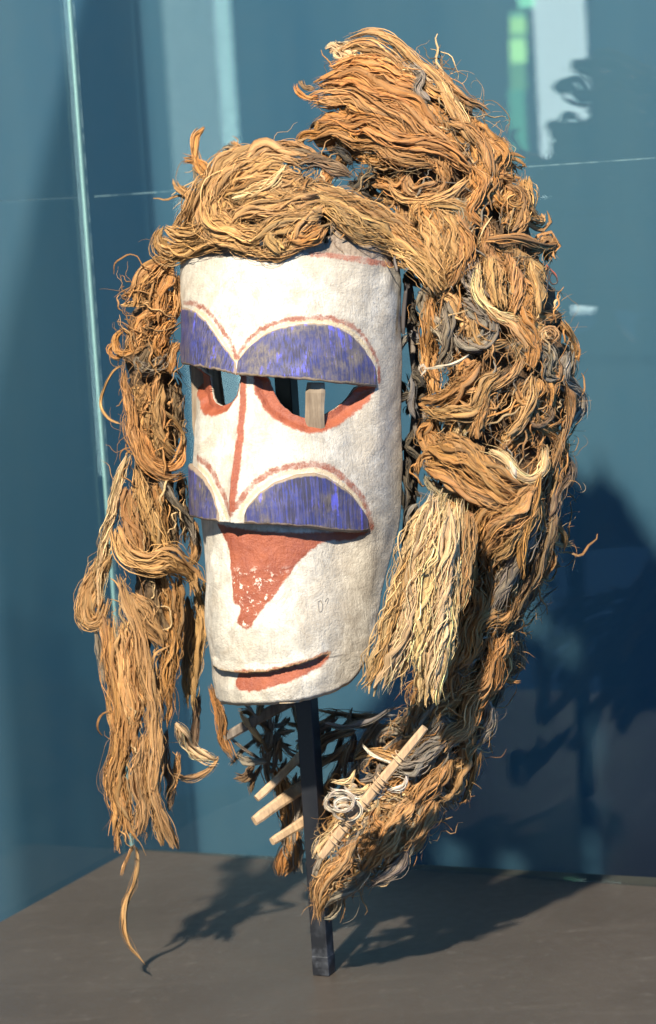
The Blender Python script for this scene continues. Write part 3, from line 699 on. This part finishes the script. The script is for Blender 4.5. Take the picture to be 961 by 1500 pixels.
def auto(count, lay, Rr, Lr, curl, back=False):
    for i in range(count):
        s_ = (i+rng.random())/count; c = MC[min(int(s_*89), 89)]; nrm = MC[min(int(s_*89)+1, 89), :2]-MC[max(int(s_*89)-1, 0), :2]; nrm = np.array([-nrm[1], nrm[0]])/np.linalg.norm(nrm)
        o_ = (rng.random()*2-1)*.93; p = c[:2]+nrm*o_*c[2]*.95
        R = Rr[0]+(Rr[1]-Rr[0])*rng.random()**1.5; R *= np.interp(c[2], [10, 70], [.45, 1])
        L = Lr[0]+(Lr[1]-Lr[0])*rng.random(); n = 9; pts = []; a = 0.0
        kcurl = rng.normal(0, curl); wav = rng.normal(0, .55); ph = rng.random()*6.28; sg = 1 if rng.random() < .8 else -1
        q = p-flow(p)*L*.5*sg
        for j in range(n):
            v = flow(q)*sg; a = kcurl*(j/(n-1)-.35)*1.6+wav*math.sin(j*1.5+ph)
            v = np.array([v[0]*math.cos(a)-v[1]*math.sin(a), v[0]*math.sin(a)+v[1]*math.cos(a)])
            q = q+v*L/n; d, RR, y_ = cres(q[None])
            if d[0] > RR[0]*.97:
                m_ = MC[np.linalg.norm(MC[:, :2]-q, axis=1).argmin(), :2]; q = m_+(q-m_)*(RR[0]*(.97 if rng.random() < .75 else 1.07)/d[0])
            pts.append(q.copy())
        if back:
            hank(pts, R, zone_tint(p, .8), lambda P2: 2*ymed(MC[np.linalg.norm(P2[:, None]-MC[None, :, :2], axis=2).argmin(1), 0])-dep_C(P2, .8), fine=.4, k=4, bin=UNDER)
        else: hank(pts, R, zone_tint(p, lay), lambda P2: dep_C(P2, lay), ext=.0+.006*rng.random(), fine=.9 if lay > .9 else .4, fray=.8, bin=UNDER if lay < .9 else None)
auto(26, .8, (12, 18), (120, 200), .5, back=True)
auto(60, .88, (11, 17), (90, 170), .9)
auto(66, .98, (8, 15), (80, 160), 1.1)
auto(33, 1.04, (6, 10), (60, 120), 1.9)
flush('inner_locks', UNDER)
def frizz(n_, depf, seeds, flowf, spread, tints):
    m = n_; k_ = 11; P0 = seeds(m); Vd = np.array([flowf(p) for p in P0]); a = np.arctan2(Vd[:, 1], Vd[:, 0])+rng.normal(0, spread, m)
    L = rng.uniform(22, 85, m); kc = rng.normal(0, 1.5, m); w1 = rng.normal(0, .55, m); ph = rng.random(m)*6.28; q = P0-np.stack([np.cos(a), np.sin(a)], 1)*L[:, None]*.5; path = []
    for j in range(k_):
        path.append(q.copy()); aa = a+kc*(j/k_-.5)+w1*np.sin(j*1.3+ph); q = q+np.stack([np.cos(aa), np.sin(aa)], 1)*(L/k_)[:, None]
    P2 = np.stack(path, 1); Y = depf(P2.reshape(-1, 2)).reshape(m, k_); lift = rng.uniform(-.003, .009, m)[:, None]+.004*np.sin(np.linspace(0, 3.14, k_))[None]
    C = Wv(P2.reshape(-1, 2), (Y-lift).reshape(-1)).reshape(m, k_, 3); T = np.gradient(C, axis=1); T /= np.linalg.norm(T, axis=2)[..., None]+1e-9
    A = np.cross(T, [0, -1, .1]); A /= np.linalg.norm(A, axis=2)[..., None]+1e-9; B = np.cross(T, A); s_ = 3; an = np.arange(s_)/s_*6.283
    rd = (S*(.42+2.2*rng.random(m)**3))[:, None]*(.25+.75*np.sin(np.linspace(.15, 3.0, k_)))[None]
    V = C[:, :, None]+rd[..., None, None]*(np.cos(an)[None, None, :, None]*A[:, :, None]+.6*np.sin(an)[None, None, :, None]*B[:, :, None])
    I = np.arange(m*k_*s_).reshape(m, k_, s_); J = np.roll(I, -1, 2); Qs = np.stack([I[:, :-1], J[:, :-1], J[:, 1:], I[:, 1:]], -1).reshape(-1, 4)
    tc = np.array([TINTS[t] for t in tints])[rng.integers(0, len(tints), m)]*rng.uniform(.6, 1.45, (m, 1)); N_ = m*k_*s_
    uv = np.stack([np.broadcast_to(np.array([0, .5, 1])[None, None], (m, k_, s_)), np.broadcast_to((np.linspace(0, 1, k_)[None]*L[:, None]*S)[..., None], (m, k_, s_))], -1).reshape(-1, 2)
    FR.append((V.reshape(-1, 3), Qs, uv, np.repeat(tc, k_*s_, 0), np.repeat(rng.random(m)*50, k_*s_)))
FR = []
def seeds_C(m):
    j = rng.integers(0, 89, m); c = MC[j]; nn = MC[j+1, :2]-MC[j, :2]; nn = np.stack([-nn[:, 1], nn[:, 0]], 1)/np.linalg.norm(nn, axis=1)[:, None]
    return c[:, :2]+nn*((rng.random(m)*2-1)*.99)[:, None]*c[:, 2:3]+rng.normal(0, 6, (m, 2))
frizz(1900, lambda P: dep_C(P, .99), seeds_C, flow, .6, ('brown', 'orange', 'gold', 'brown', 'pale', 'grey', 'brown'))

# --- locks placed one by one
dC = lambda P2: dep_C(P2, 1.0)
def many(rows, dep, ext):
    for row in rows: 
        pts, R, tint = row[:3]; kw = row[3] if len(row) > 3 else {}
        hank(pts, R, tint, dep, ext=kw.pop('ext', ext), **kw)
many([
    ([(455, 125), (500, 116), (560, 133), (610, 160), (645, 192)], 13, 'orange'),
    ([(450, 152), (500, 142), (560, 158), (620, 190), (660, 215)], 13, 'brown'),
    ([(480, 100), (520, 92), (565, 103), (610, 128)], 11, 'orange'),
    ([(500, 60), (545, 52), (590, 74), (632, 108), (662, 150), (690, 200), (722, 216)], 8, 'gold'),
    ([(490, 75), (530, 66), (570, 84), (600, 110)], 9, 'gold'),
    ([(470, 140), (452, 143), (437, 135), (434, 122)], 4, 'orange'),
    ([(462, 130), (446, 128), (440, 118)], 3, 'dark'),
    ([(462, 178), (520, 178), (580, 200), (640, 212), (700, 250)], 13, 'orange'),
    ([(446, 207), (480, 190), (530, 200), (580, 228), (640, 238)], 11, 'brown'),
    ([(500, 200), (450, 196), (438, 210), (452, 232), (492, 226)], 6, 'orange'),
    ([(470, 222), (478, 250), (470, 275), (480, 295)], 9, 'orange'),
    ([(520, 195), (500, 240), (480, 262), (485, 290)], 8, 'brown'),
    ([(620, 308), (640, 350), (648, 390), (640, 428)], 15, 'gold'),
    ([(645, 300), (660, 345), (660, 390), (646, 425)], 15, 'gold'),
    ([(672, 304), (684, 345), (676, 390), (652, 422)], 11, 'brown'),
    ([(612, 330), (605, 310), (625, 296), (660, 298), (690, 310)], 7, 'gold'),
    ([(566, 262), (590, 288), (622, 294), (660, 284), (690, 262)], 7, 'gold'),
    ([(560, 290), (545, 282), (520, 276), (530, 260)], 6, 'brown'),
    ([(655, 175), (690, 190), (712, 220), (722, 260)], 8, 'brown'),
    ([(600, 92), (620, 112), (612, 132), (628, 150)], 7, 'grey'),
    ([(640, 108), (652, 135), (672, 165), (690, 190)], 6, 'pale'),
    ([(690, 240), (714, 262), (700, 292), (686, 312), (704, 330)], 9, 'orange'),
    ([(740, 270), (764, 290), (770, 320), (750, 345)], 9, 'brown'),
    ([(705, 352), (750, 352), (790, 362), (818, 358)], 6, 'brown'),
    ([(780, 350), (800, 365), (806, 352)], 3, 'gold'),
    ([(720, 372), (724, 410), (738, 455)], 12, 'gold'), ([(745, 368), (756, 412), (752, 462)], 9, 'brown'),
    ([(700, 382), (702, 430), (730, 462), (764, 470)], 6, 'pale'), ([(776, 380), (786, 420), (790, 460)], 8, 'gold'),
    ([(632, 425), (628, 480), (632, 540), (640, 585)], 12, 'brown'), ([(650, 440), (655, 490), (645, 545)], 9, 'grey'),
    ([(612, 590), (645, 582), (680, 558), (705, 528)], 13, 'brown'),
    ([(616, 602), (650, 606), (690, 597), (712, 565), (738, 540)], 12, 'gold'),
    ([(694, 642), (704, 605), (716, 575)], 10, 'brown'), ([(744, 642), (764, 620), (778, 585), (782, 550)], 9, 'gold'),
    ([(660, 560), (700, 575), (745, 555), (770, 520)], 6, 'gold'),
    ([(620, 655), (660, 672), (705, 695), (760, 728)], 14, 'brown', dict(ext=.016)),
    ([(618, 676), (660, 702), (705, 728), (748, 742)], 13, 'brown', dict(ext=.016)),
    ([(650, 640), (690, 660), (728, 688), (765, 712)], 12, 'brown', dict(ext=.016)),
    ([(640, 665), (618, 672), (612, 695)], 4, 'brown', dict(ext=.016)),
    ([(790, 712), (760, 742), (728, 775), (704, 815)], 17, 'brown', dict(ext=.020)),
    ([(786, 725), (766, 762), (742, 800), (722, 822)], 12, 'gold', dict(ext=.020)),
    ([(792, 690), (784, 740), (768, 790), (764, 850)], 5, 'brown', dict(ext=.024)),
    ([(752, 744), (712, 754), (694, 790), (684, 835), (690, 880)], 10, 'brown', dict(ext=.016)),
    ([(800, 650), (798, 684), (778, 700), (758, 692), (738, 668), (704, 652)], 6, 'pale', dict(ext=.018)),
    ([(744, 672), (752, 690), (758, 704)], 6, 'white', dict(ext=.018)),
    ([(822, 468), (838, 500), (846, 532)], 6, 'brown'), ([(830, 560), (836, 600), (822, 650), (806, 690)], 6, 'brown'),
    ([(790, 760), (764, 800), (744, 845), (722, 895)], 13, 'grey'), ([(812, 745), (800, 800), (776, 850), (752, 900)], 11, 'dark'),
    ([(800, 755), (826, 782), (822, 812)], 3.5, 'gold'), ([(795, 790), (820, 800), (842, 794)], 3, 'gold'),
    ([(700, 860), (705, 890), (690, 920)], 10, 'brown'),
    ([(742, 900), (706, 915), (684, 950), (664, 985)], 15, 'brown'), ([(745, 925), (728, 960), (700, 1000), (672, 1020)], 13, 'brown'),
    ([(728, 930), (722, 990), (690, 1040), (680, 1090)], 10, 'orange'), ([(734, 985), (742, 997), (763, 999)], 4, 'brown'),
    ([(708, 1000), (690, 1040), (672, 1070), (640, 1095)], 14, 'gold'), ([(712, 1020), (714, 1060), (704, 1090)], 9, 'grey'),
    ([(700, 1100), (690, 1145), (678, 1178)], 6, 'brown'), ([(660, 1080), (620, 1110), (570, 1128)], 14, 'grey'),
    ([(660, 1110), (630, 1150), (600, 1180)], 13, 'brown'), ([(620, 1100), (585, 1108), (545, 1100), (520, 1112)], 7, 'gold'),
    ([(610, 1165), (585, 1210), (548, 1262)], 12, 'gold'), ([(640, 1170), (620, 1210), (590, 1240)], 11, 'brown'),
    ([(600, 1235), (580, 1270), (540, 1298)], 9, 'grey'), ([(575, 1210), (560, 1240), (530, 1275)], 10, 'orange'),
    ([(520, 1230), (508, 1262), (482, 1290), (468, 1325), (466, 1356)], 9, 'gold'), ([(545, 1262), (520, 1296), (488, 1312), (472, 1330)], 7, 'grey'),
    ([(500, 1255), (484, 1282), (472, 1312), (464, 1345)], 7, 'brown'),
], dC, .010)
WAVE[0] = .08
# the pale straight hank that hangs over the edge of the face
dD = lambda P2: np.interp(P2[:, 1], [690, 760, 900, 1040], [-.135, -.140, -.135, -.125])
many([([(650, 715), (612, 785), (585, 865), (562, 940), (538, 1018)], 17, 'pale'), ([(655, 722), (622, 800), (600, 880), (590, 950), (572, 1012)], 16, 'pale'),
      ([(652, 728), (640, 800), (634, 880), (626, 960), (618, 1036)], 18, 'pale'), ([(672, 728), (668, 800), (660, 880), (652, 940), (640, 1000)], 15, 'pale'),
      ([(640, 712), (624, 770), (610, 845), (596, 915), (556, 1014)], 15, 'pale', dict(ext=.008)), ([(662, 870), (656, 930), (650, 965), (638, 1032)], 8, 'pale', dict(ext=.008)),
      ([(686, 745), (684, 800), (676, 850), (664, 905)], 12, 'gold'), ([(645, 740), (628, 820), (618, 900), (612, 985)], 14, 'pale', dict(ext=.01)),
      ([(660, 730), (655, 800), (648, 870), (638, 960), (628, 1020)], 12, 'pale', dict(ext=.012)), ([(628, 760), (600, 830), (578, 900), (552, 975), (530, 1010)], 10, 'gold', dict(ext=.006))], dD, 0)
WAVE[0] = .25
# top bundle lying on the forehead
many([([(402, 226), (350, 232), (315, 258), (290, 292), (266, 330), (252, 348)], 15, 'gold'),
      ([(455, 240), (400, 228), (350, 245), (315, 282), (300, 320), (312, 348), (352, 362)], 17, 'gold'),
      ([(430, 248), (382, 242), (340, 262), (318, 300), (326, 335), (366, 354), (408, 350)], 17, 'gold'),
      ([(470, 286), (434, 292), (398, 306), (356, 312), (340, 330)], 12, 'gold', dict(ext=.016)), ([(474, 312), (440, 318), (404, 330), (378, 350), (360, 356)], 12, 'gold', dict(ext=.014)),
      ([(444, 256), (420, 262), (386, 290), (360, 300)], 13, 'gold', dict(ext=.010)), ([(458, 262), (440, 285), (425, 318), (400, 345)], 12, 'brown', dict(ext=.008)),
      ([(476, 330), (462, 345), (440, 352), (420, 340)], 11, 'orange', dict(ext=.012)), ([(400, 335), (395, 352), (412, 370)], 9, 'gold', dict(ext=.016)), ([(418, 240), (400, 268), (372, 282), (340, 290)], 9, 'pale', dict(ext=.016)),
      ([(345, 330), (300, 335), (262, 345), (236, 336)], 12, 'gold', dict(ext=.012)),
      ([(240, 330), (230, 348), (240, 366), (275, 366), (322, 352), (350, 342)], 13, 'gold', dict(ext=.014)),
      ([(478, 300), (448, 322), (424, 348), (414, 378)], 12, 'gold', dict(ext=.01)),
      ([(330, 345), (352, 364), (392, 370), (428, 362), (456, 346)], 11, 'gold', dict(ext=.008)),
      ([(436, 272), (482, 288), (532, 310), (582, 345), (622, 385), (648, 425)], 17, 'gold', dict(ext=.006)),
      ([(452, 290), (492, 308), (524, 338), (566, 362), (612, 388), (640, 430)], 14, 'gold', dict(ext=.01)),
      ([(470, 283), (520, 298), (562, 316), (594, 348), (628, 384)], 13, 'brown', dict(ext=.004)),
      ([(300, 302), (330, 280), (372, 262), (412, 262), (446, 285)], 12, 'gold', dict(ext=.008)),
      ([(312, 268), (296, 252), (286, 225), (286, 200), (300, 186)], 5.5, 'orange'), ([(318, 262), (298, 243), (282, 234), (268, 232)], 5.5, 'orange'),
      ([(292, 296), (276, 284), (260, 276), (256, 262)], 5, 'brown'), ([(300, 280), (288, 262), (284, 240)], 4, 'grey'),
      ([(352, 236), (338, 220), (326, 216)], 7, 'grey'), ([(372, 232), (352, 216), (336, 207)], 4, 'brown'),
      ([(470, 236), (452, 222), (428, 214), (396, 222), (366, 236)], 9, 'brown'), ([(520, 262), (480, 240), (440, 232), (410, 228)], 9, 'dark'),
      ([(380, 228), (440, 206), (456, 198)], 1.5, 'gold'), ([(575, 380), (590, 392), (600, 384), (592, 376)], 3, 'gold'),
      ([(350, 300), (390, 288), (425, 300), (440, 325)], 12, 'gold', dict(ext=.012)), ([(320, 310), (350, 338), (395, 345)], 10, 'gold', dict(ext=.012))], dep_A, .012)
WAVE[0] = .25
# left column
dF = lambda P2: dep_F(P2)
many([([(262, 378), (230, 392), (206, 415), (200, 452)], 13, 'brown'), ([(258, 382), (240, 410), (234, 440), (228, 474)], 12, 'orange'),
      ([(262, 430), (230, 430), (200, 428), (180, 434)], 6, 'orange'), ([(255, 442), (220, 444), (176, 448)], 3, 'gold'), ([(256, 448), (224, 460), (192, 486)], 9, 'orange'),
      ([(180, 482), (168, 496), (176, 518), (196, 512), (190, 490), (176, 478)], 6, 'orange'), ([(168, 500), (160, 512), (166, 524), (180, 524)], 3, 'orange'),
      ([(260, 470), (240, 482), (228, 506), (232, 524)], 12, 'orange'), ([(210, 470), (204, 492), (196, 520)], 11, 'brown'), ([(225, 500), (212, 520), (206, 545)], 10, 'dark'),
      ([(198, 522), (214, 540), (236, 532), (244, 514)], 10, 'grey'), ([(262, 500), (250, 520), (246, 548)], 10, 'orange'), ([(258, 400), (262, 430), (256, 470)], 10, 'brown'),
      ([(180, 528), (184, 572), (190, 620), (202, 662), (226, 690), (250, 698), (274, 688)], 8.5, 'brown', dict(ext=.008)),
      ([(200, 560), (222, 600), (228, 640), (236, 685)], 12, 'gold', dict(ext=-.006)), ([(252, 552), (256, 600), (258, 660)], 12, 'dark', dict(ext=-.012)), ([(214, 560), (204, 610), (212, 655)], 10, 'brown', dict(ext=-.004)),
      ([(272, 638), (266, 668), (246, 684), (216, 662), (204, 616)], 6.5, 'orange'), ([(240, 560), (230, 600), (240, 650), (262, 672)], 7, 'gold'), ([(232, 545), (226, 580), (238, 612), (230, 650)], 5, 'brown'),
      ([(186, 534), (170, 540), (156, 562), (148, 592), (160, 614), (182, 622)], 1.8, 'gold'), ([(215, 640), (222, 600), (250, 610), (270, 640), (262, 660)], 2.0, 'gold'),
      ([(190, 660), (176, 690), (168, 730), (156, 780), (150, 825), (148, 872), (152, 900)], 8, 'pale', dict(ext=.01)),
      ([(200, 684), (206, 720), (220, 755), (236, 795), (240, 838)], 11, 'gold'), ([(190, 712), (194, 770), (206, 828)], 13, 'brown'),
      ([(224, 688), (250, 728), (276, 762), (286, 800)], 6, 'grey', dict(ext=.006)), ([(244, 700), (250, 760), (256, 815)], 11, 'dark', dict(ext=-.012)), ([(282, 760), (288, 800), (280, 830)], 8, 'brown', dict(ext=-.01)),
      ([(228, 690), (232, 740), (244, 790)], 9, 'brown', dict(ext=-.004)), ([(262, 690), (268, 740), (272, 800)], 8, 'dark', dict(ext=-.012)),
      ([(166, 770), (182, 802), (214, 816), (252, 818), (280, 840), (292, 874)], 15, 'gold', dict(ext=.018)),
      ([(158, 800), (136, 842), (121, 888), (128, 912), (148, 908), (158, 872)], 11, 'gold', dict(ext=.004)), ([(165, 810), (145, 850), (135, 890), (145, 905)], 9, 'gold'),
      ([(156, 890), (164, 960), (172, 1020), (174, 1085), (166, 1140), (176, 1190), (170, 1228)], 14, 'brown'),
      ([(174, 838), (188, 888), (204, 930), (212, 982), (226, 1042), (228, 1102), (222, 1150), (236, 1200), (252, 1244)], 11, 'gold', dict(ext=.014)),
      ([(192, 868), (216, 902), (242, 946)], 13, 'gold', dict(ext=.008)), ([(242, 838), (250, 884), (254, 932), (240, 982), (246, 1032), (240, 1066)], 13, 'brown'),
      ([(222, 836), (226, 880), (238, 930)], 11, 'dark'), ([(262, 840), (264, 900), (256, 960), (248, 1010)], 10, 'brown'),
      ([(292, 846), (294, 900), (288, 962), (282, 1005), (278, 1040)], 12, 'gold', dict(ext=-.008)), ([(276, 870), (274, 930), (268, 990)], 9, 'dark', dict(ext=-.01)),
      ([(198, 915), (190, 980), (196, 1040), (190, 1105)], 14, 'brown', dict(ext=.004)), ([(178, 900), (182, 960), (188, 1020), (200, 1070)], 11, 'gold', dict(ext=.008)),
      ([(180, 1080), (174, 1130), (182, 1190), (198, 1234)], 11, 'brown'), ([(206, 1075), (206, 1140), (212, 1190), (200, 1232)], 12, 'gold', dict(ext=.006)),
      ([(222, 1060), (215, 1110), (222, 1160), (240, 1190)], 10, 'brown'), ([(244, 1064), (240, 1110), (250, 1150), (246, 1190)], 7, 'dark', dict(ext=-.01)),
      ([(256, 1058), (276, 1090), (300, 1108), (322, 1116)], 10, 'pale', dict(ext=.004)), ([(252, 1134), (276, 1140), (306, 1130), (322, 1108)], 5, 'gold'),
      ([(308, 1000), (320, 1040), (324, 1080), (340, 1108), (348, 1118)], 8, 'orange', dict(ext=-.012)), ([(262, 1100), (255, 1140), (244, 1170)], 5, 'brown', dict(ext=-.008)), ([(292, 1010), (284, 1060), (282, 1110)], 6, 'dark', dict(ext=-.02)),
      ([(138, 915), (144, 950), (150, 985), (154, 1005)], 4, 'grey'), ([(160, 1000), (158, 1040), (168, 1085)], 3, 'gold'), ([(150, 905), (158, 960), (162, 1010)], 6, 'brown'),
      ([(236, 1190), (248, 1215), (262, 1245)], 4, 'brown'), ([(222, 1185), (232, 1215), (238, 1240)], 6, 'gold'), ([(170, 1200), (172, 1228), (170, 1250)], 4, 'brown')], dF, .004)
# long tail strand that hangs down to the plinth
hank([(196, 1228), (201, 1258), (196, 1290), (183, 1320), (180, 1350), (188, 1382), (204, 1403), (214, 1414)], 5, 'gold', [.02, .02, .02, .018], k=3, fray=.1, prof=np.linspace(1, .28, 46)[:int(np.clip(206/6, 8, 46))] if False else None, fine=.4)
hank([(197, 1236), (184, 1262), (177, 1284)], 2.0, 'gold', [.02, .02], k=3)
frizz(150, dF, lambda m: np.stack([rng.uniform(175, 262, m), rng.uniform(385, 700, m)], 1), lambda p: np.array([.3, .95]), .7, ('brown', 'orange', 'gold', 'brown'))
frizz(180, dF, lambda m: (lambda y: np.stack([np.interp(y, [700, 900, 1230], [225, 215, 205])+rng.normal(0, 32, m)*np.interp(y, [700, 1000, 1230], [1, 1, .6]), y], 1))(rng.uniform(700, 1230, m)), lambda p: np.array([.05, 1.0]), .25, ('brown', 'gold', 'gold', 'pale'))
frizz(420, dep_A, lambda m: np.stack([rng.normal(385, 55, m), rng.normal(300, 32, m)], 1), lambda p: np.array([-.85, .5]), .8, ('gold', 'gold', 'pale', 'brown'))
flush('frizzy_fibres', FR)
# grey tangle under the chin and behind the post
dG = lambda P2: np.interp(P2[:, 0], [340, 400, 480, 530, 620], [.04, .06, .055, .0, -.05])
for i in range(30):
    x = 350+rng.random()*90; y = 1045+rng.random()*75; a = rng.random()*6.28; L = 20+rng.random()*35; b = a+rng.normal(0, 1)
    hank([(x, y), (x+math.cos(a)*L, y+math.sin(a)*L*.8), (x+math.cos(a)*L+math.cos(b)*L*.6, y+math.sin(a)*L*.8+math.sin(b)*L*.6)], 2+3*rng.random(), ('dark', 'grey', 'dark')[i % 3], dG, ext=(rng.random()-.5)*.05, k=3, fine=.6, fray=1, bin=TANGLE)
for i in range(34):
    x = 475+rng.random()*130; y = 1030+rng.random()*90; a = 2.4+rng.normal(0, .5); L = 25+rng.random()*40; b = a+rng.normal(0, .7)
    hank([(x, y), (x+math.cos(a)*L, y+math.sin(a)*L), (x+math.cos(a)*L+math.cos(b)*L*.7, y+math.sin(a)*L+math.sin(b)*L*.7)], 3+5*rng.random(), ('grey', 'dark', 'bluegrey', 'grey')[i % 4], dG, ext=(rng.random()-.3)*.04-.01, k=4, fine=.6, bin=TANGLE)
many([([(400, 1120), (420, 1160), (425, 1210), (430, 1260), (415, 1282)], 12, 'brown'), ([(440, 1130), (435, 1190), (432, 1240), (436, 1280)], 12, 'grey'), ([(430, 1230), (412, 1262), (410, 1284)], 9, 'orange'),
      ([(350, 1040), (362, 1060), (392, 1095)], 4, 'pale'), ([(398, 1040), (396, 1085), (392, 1130), (398, 1160)], 7, 'grey'), ([(500, 1120), (480, 1170), (482, 1230)], 10, 'dark'), ([(520, 1150), (500, 1180), (490, 1225)], 9, 'gold')], dG, .005)
# dark fibres and twigs between face and mane
dK = lambda P2: np.interp(P2[:, 0], [430, 520, 590, 640], [-.01, -.03, -.035, -.04])
hank([(478, 325), (477, 345), (480, 362)], 9, 'black', [-.05, -.05], k=4)  # black lock added behind the notch to darken its opening
for i in range(64):
    if i < 18: x, y = 500+rng.random()*90, 240+rng.random()*80
    else: x, y = 588+rng.random()*38, 400+rng.random()*480
    a = rng.random()*6.28; L = 20+rng.random()*40; b = a+rng.normal(0, 1.2)
    hank([(x, y), (x+math.cos(a)*L*.6, y+math.sin(a)*L), (x+math.cos(a)*L*.6+math.cos(b)*L*.4, y+math.sin(a)*L+math.sin(b)*L*.7)], 2.5+5*rng.random(), 'black' if i % 5 else 'bluegrey', dK, ext=(rng.random()-.5)*.03, k=3, fine=.5, bin=TANGLE)

flush('tangled_fibres', TANGLE)
# --- sticks, bindings, cords, wire
stick('lashed_stick', W(622, 1064, -.150), W(471, 1256, -.130), .0092, .0075, M_STICK)
for (x, y) in ((586, 1110), (560, 1142), (553, 1152), (534, 1176), (512, 1200), (506, 1208), (492, 1228)):
    f = (x-471)/151; yy = -.130-.02*f; c = W(x, y, yy); ax = np.array([.62, 0, .78]); pp = np.array([.78, 0, -.62]); q = []
    for t in np.linspace(0, 4*math.pi+.5, 22): q.append(c+pp*.0072*math.cos(t)*(1+.1*rng.normal())+np.array([0, -1, 0])*.0068*math.sin(t)+ax*.0008*(t-6))
    o = tube('binding', q, .0007, M_STICK, mask, 5, n=60)
stick('stick_end', W(466, 1082, .06), W(375, 1170, .01), .0088, .006, M_STICK)
stick('stick_end', W(462, 1140, .06), W(372, 1203, .0), .0125, .007, M_STICK)
stick('stick_end', W(462, 1190, .05), W(399, 1234, .0), .0100, .007, M_STICK)
stick('stick_end', W(520, 1150, -.06), W(499, 1182, -.05), .0070, .006, M_STICK)
hank([(470, 1058), (505, 1066), (545, 1055), (580, 1034)], 4, 'bluegrey', [-.03, -.05, -.07], k=3, fine=.5)
for i in range(9):
    cx_, cy_ = 500+rng.normal(0, 5), 1176+rng.normal(0, 7); r0 = 10+rng.random()*10; a0 = rng.random()*6
    hank([(cx_+r0*math.cos(a0+t)*1.1, cy_+r0*math.sin(a0+t)*.8) for t in np.linspace(0, 4.6, 8)], 1.7, 'white', [-.14, -.145, -.14], ext=rng.random()*.012, k=3, fine=.5)
for i in range(10):
    cx_, cy_ = max(520, 550+rng.normal(0, 30)), 1150-(0)+rng.normal(0, 22); a0 = rng.normal(2.2, .5)
    hank([(cx_, cy_), (cx_+20*math.cos(a0), cy_+20*math.sin(a0)), (cx_+40*math.cos(a0+.6), cy_+40*math.sin(a0+.6))], 3.5, ('white', 'pale', 'grey')[i % 3], [-.135, -.14], k=3)
hank([(618, 541), (640, 538), (662, 534), (678, 526), (687, 519)], 2.2, 'white', dC, ext=.026, k=3, fine=.4, name='white_cord')
hank([(616, 546), (614, 538), (621, 535), (624, 543), (616, 551)], 2.0, 'white', dC, ext=.026, k=3, fine=.4, name='white_cord')
hank([(530, 1070+20), (545, 1105), (575, 1118), (590, 1122)], 2, 'white', [-.08, -.11], k=3)
pw = lambda x, y: W(x, y, -.155)
tube('wire_loop', [pw(803, 390), pw(808, 398), pw(815, 406), pw(816, 414), pw(809, 416), pw(805, 408), pw(808, 398), pw(804, 396), pw(803, 410), pw(801, 428)], .0008, M_IRON, mask, 6, n=60)
tube('wire_loop', [pw(800, 388), pw(807, 395), pw(814, 402), pw(817, 411)], .0006, M_COPPER, mask, 6, n=24)
# fine loose hairs sticking out of the outline
def flyaway():
    Vs, Qs, Cs, ofs = [], [], [], 0
    for i in range(200):
        if i < 170:
            j = rng.integers(0, 90); c = MC[j]; nr = MC[min(j+1, 89), :2]-MC[max(j-1, 0), :2]; nr = np.array([-nr[1], nr[0]])/np.linalg.norm(nr)*(1 if rng.random() < .12 else -1)
            p = c[:2]+nr*c[2]*(.85+.12*rng.random()); y0 = dep_C(p[None])[0]; d = nr
        else:
            p = np.array([rng.choice([rng.uniform(172, 200), rng.uniform(236, 250)]), rng.uniform(420, 1130)]); y0 = .02; d = np.array([-1.0, .3]) if p[0] < 200 else np.array([1, .3])
        a = math.atan2(d[1], d[0])+rng.normal(0, .8); L = 8+rng.random()**2*30; kk = rng.normal(0, 1.6); q = p.copy(); pts = []
        for s_ in range(8): pts.append(q.copy()); q = q+np.array([math.cos(a), math.sin(a)])*L/7; a += kk/7
        C = Wv(np.array(pts), y0+np.linspace(0, rng.normal(0, .01), 8)); aa = np.arange(3)/3*6.283; rd = S*np.linspace(.42, .16, 8)
        V = C[:, None]+rd[:, None, None]*(np.cos(aa)[None, :, None]*np.array([1, 0, 0])+np.sin(aa)[None, :, None]*np.array([0, .5, .8]))
        I = np.arange(24).reshape(8, 3)+ofs; J = np.roll(I, -1, 1); Vs.append(V.reshape(-1, 3)); Qs.append(np.stack([I[:-1], J[:-1], J[1:], I[1:]], -1).reshape(-1, 4)); ofs += 24
        Cs.append(np.repeat(np.array(TINTS['gold'])[None]*rng.uniform(.6, 1.4), 24, 0))
    me = mesh_np('loose_hairs', np.vstack(Vs), np.vstack(Qs), col=np.vstack(Cs)); o = link('loose_hairs', me, M_FINE); o.parent = hair; o.matrix_parent_inverse = HP; o['kind'] = 'stuff'
flyaway()
print('hanks', sum(o.name.startswith('fibre_hank') for o in bpy.data.objects), 'objects', len(bpy.data.objects), 'tris ~', sum(len(o.data.polygons)*2 for o in bpy.data.objects if o.type == 'MESH'))
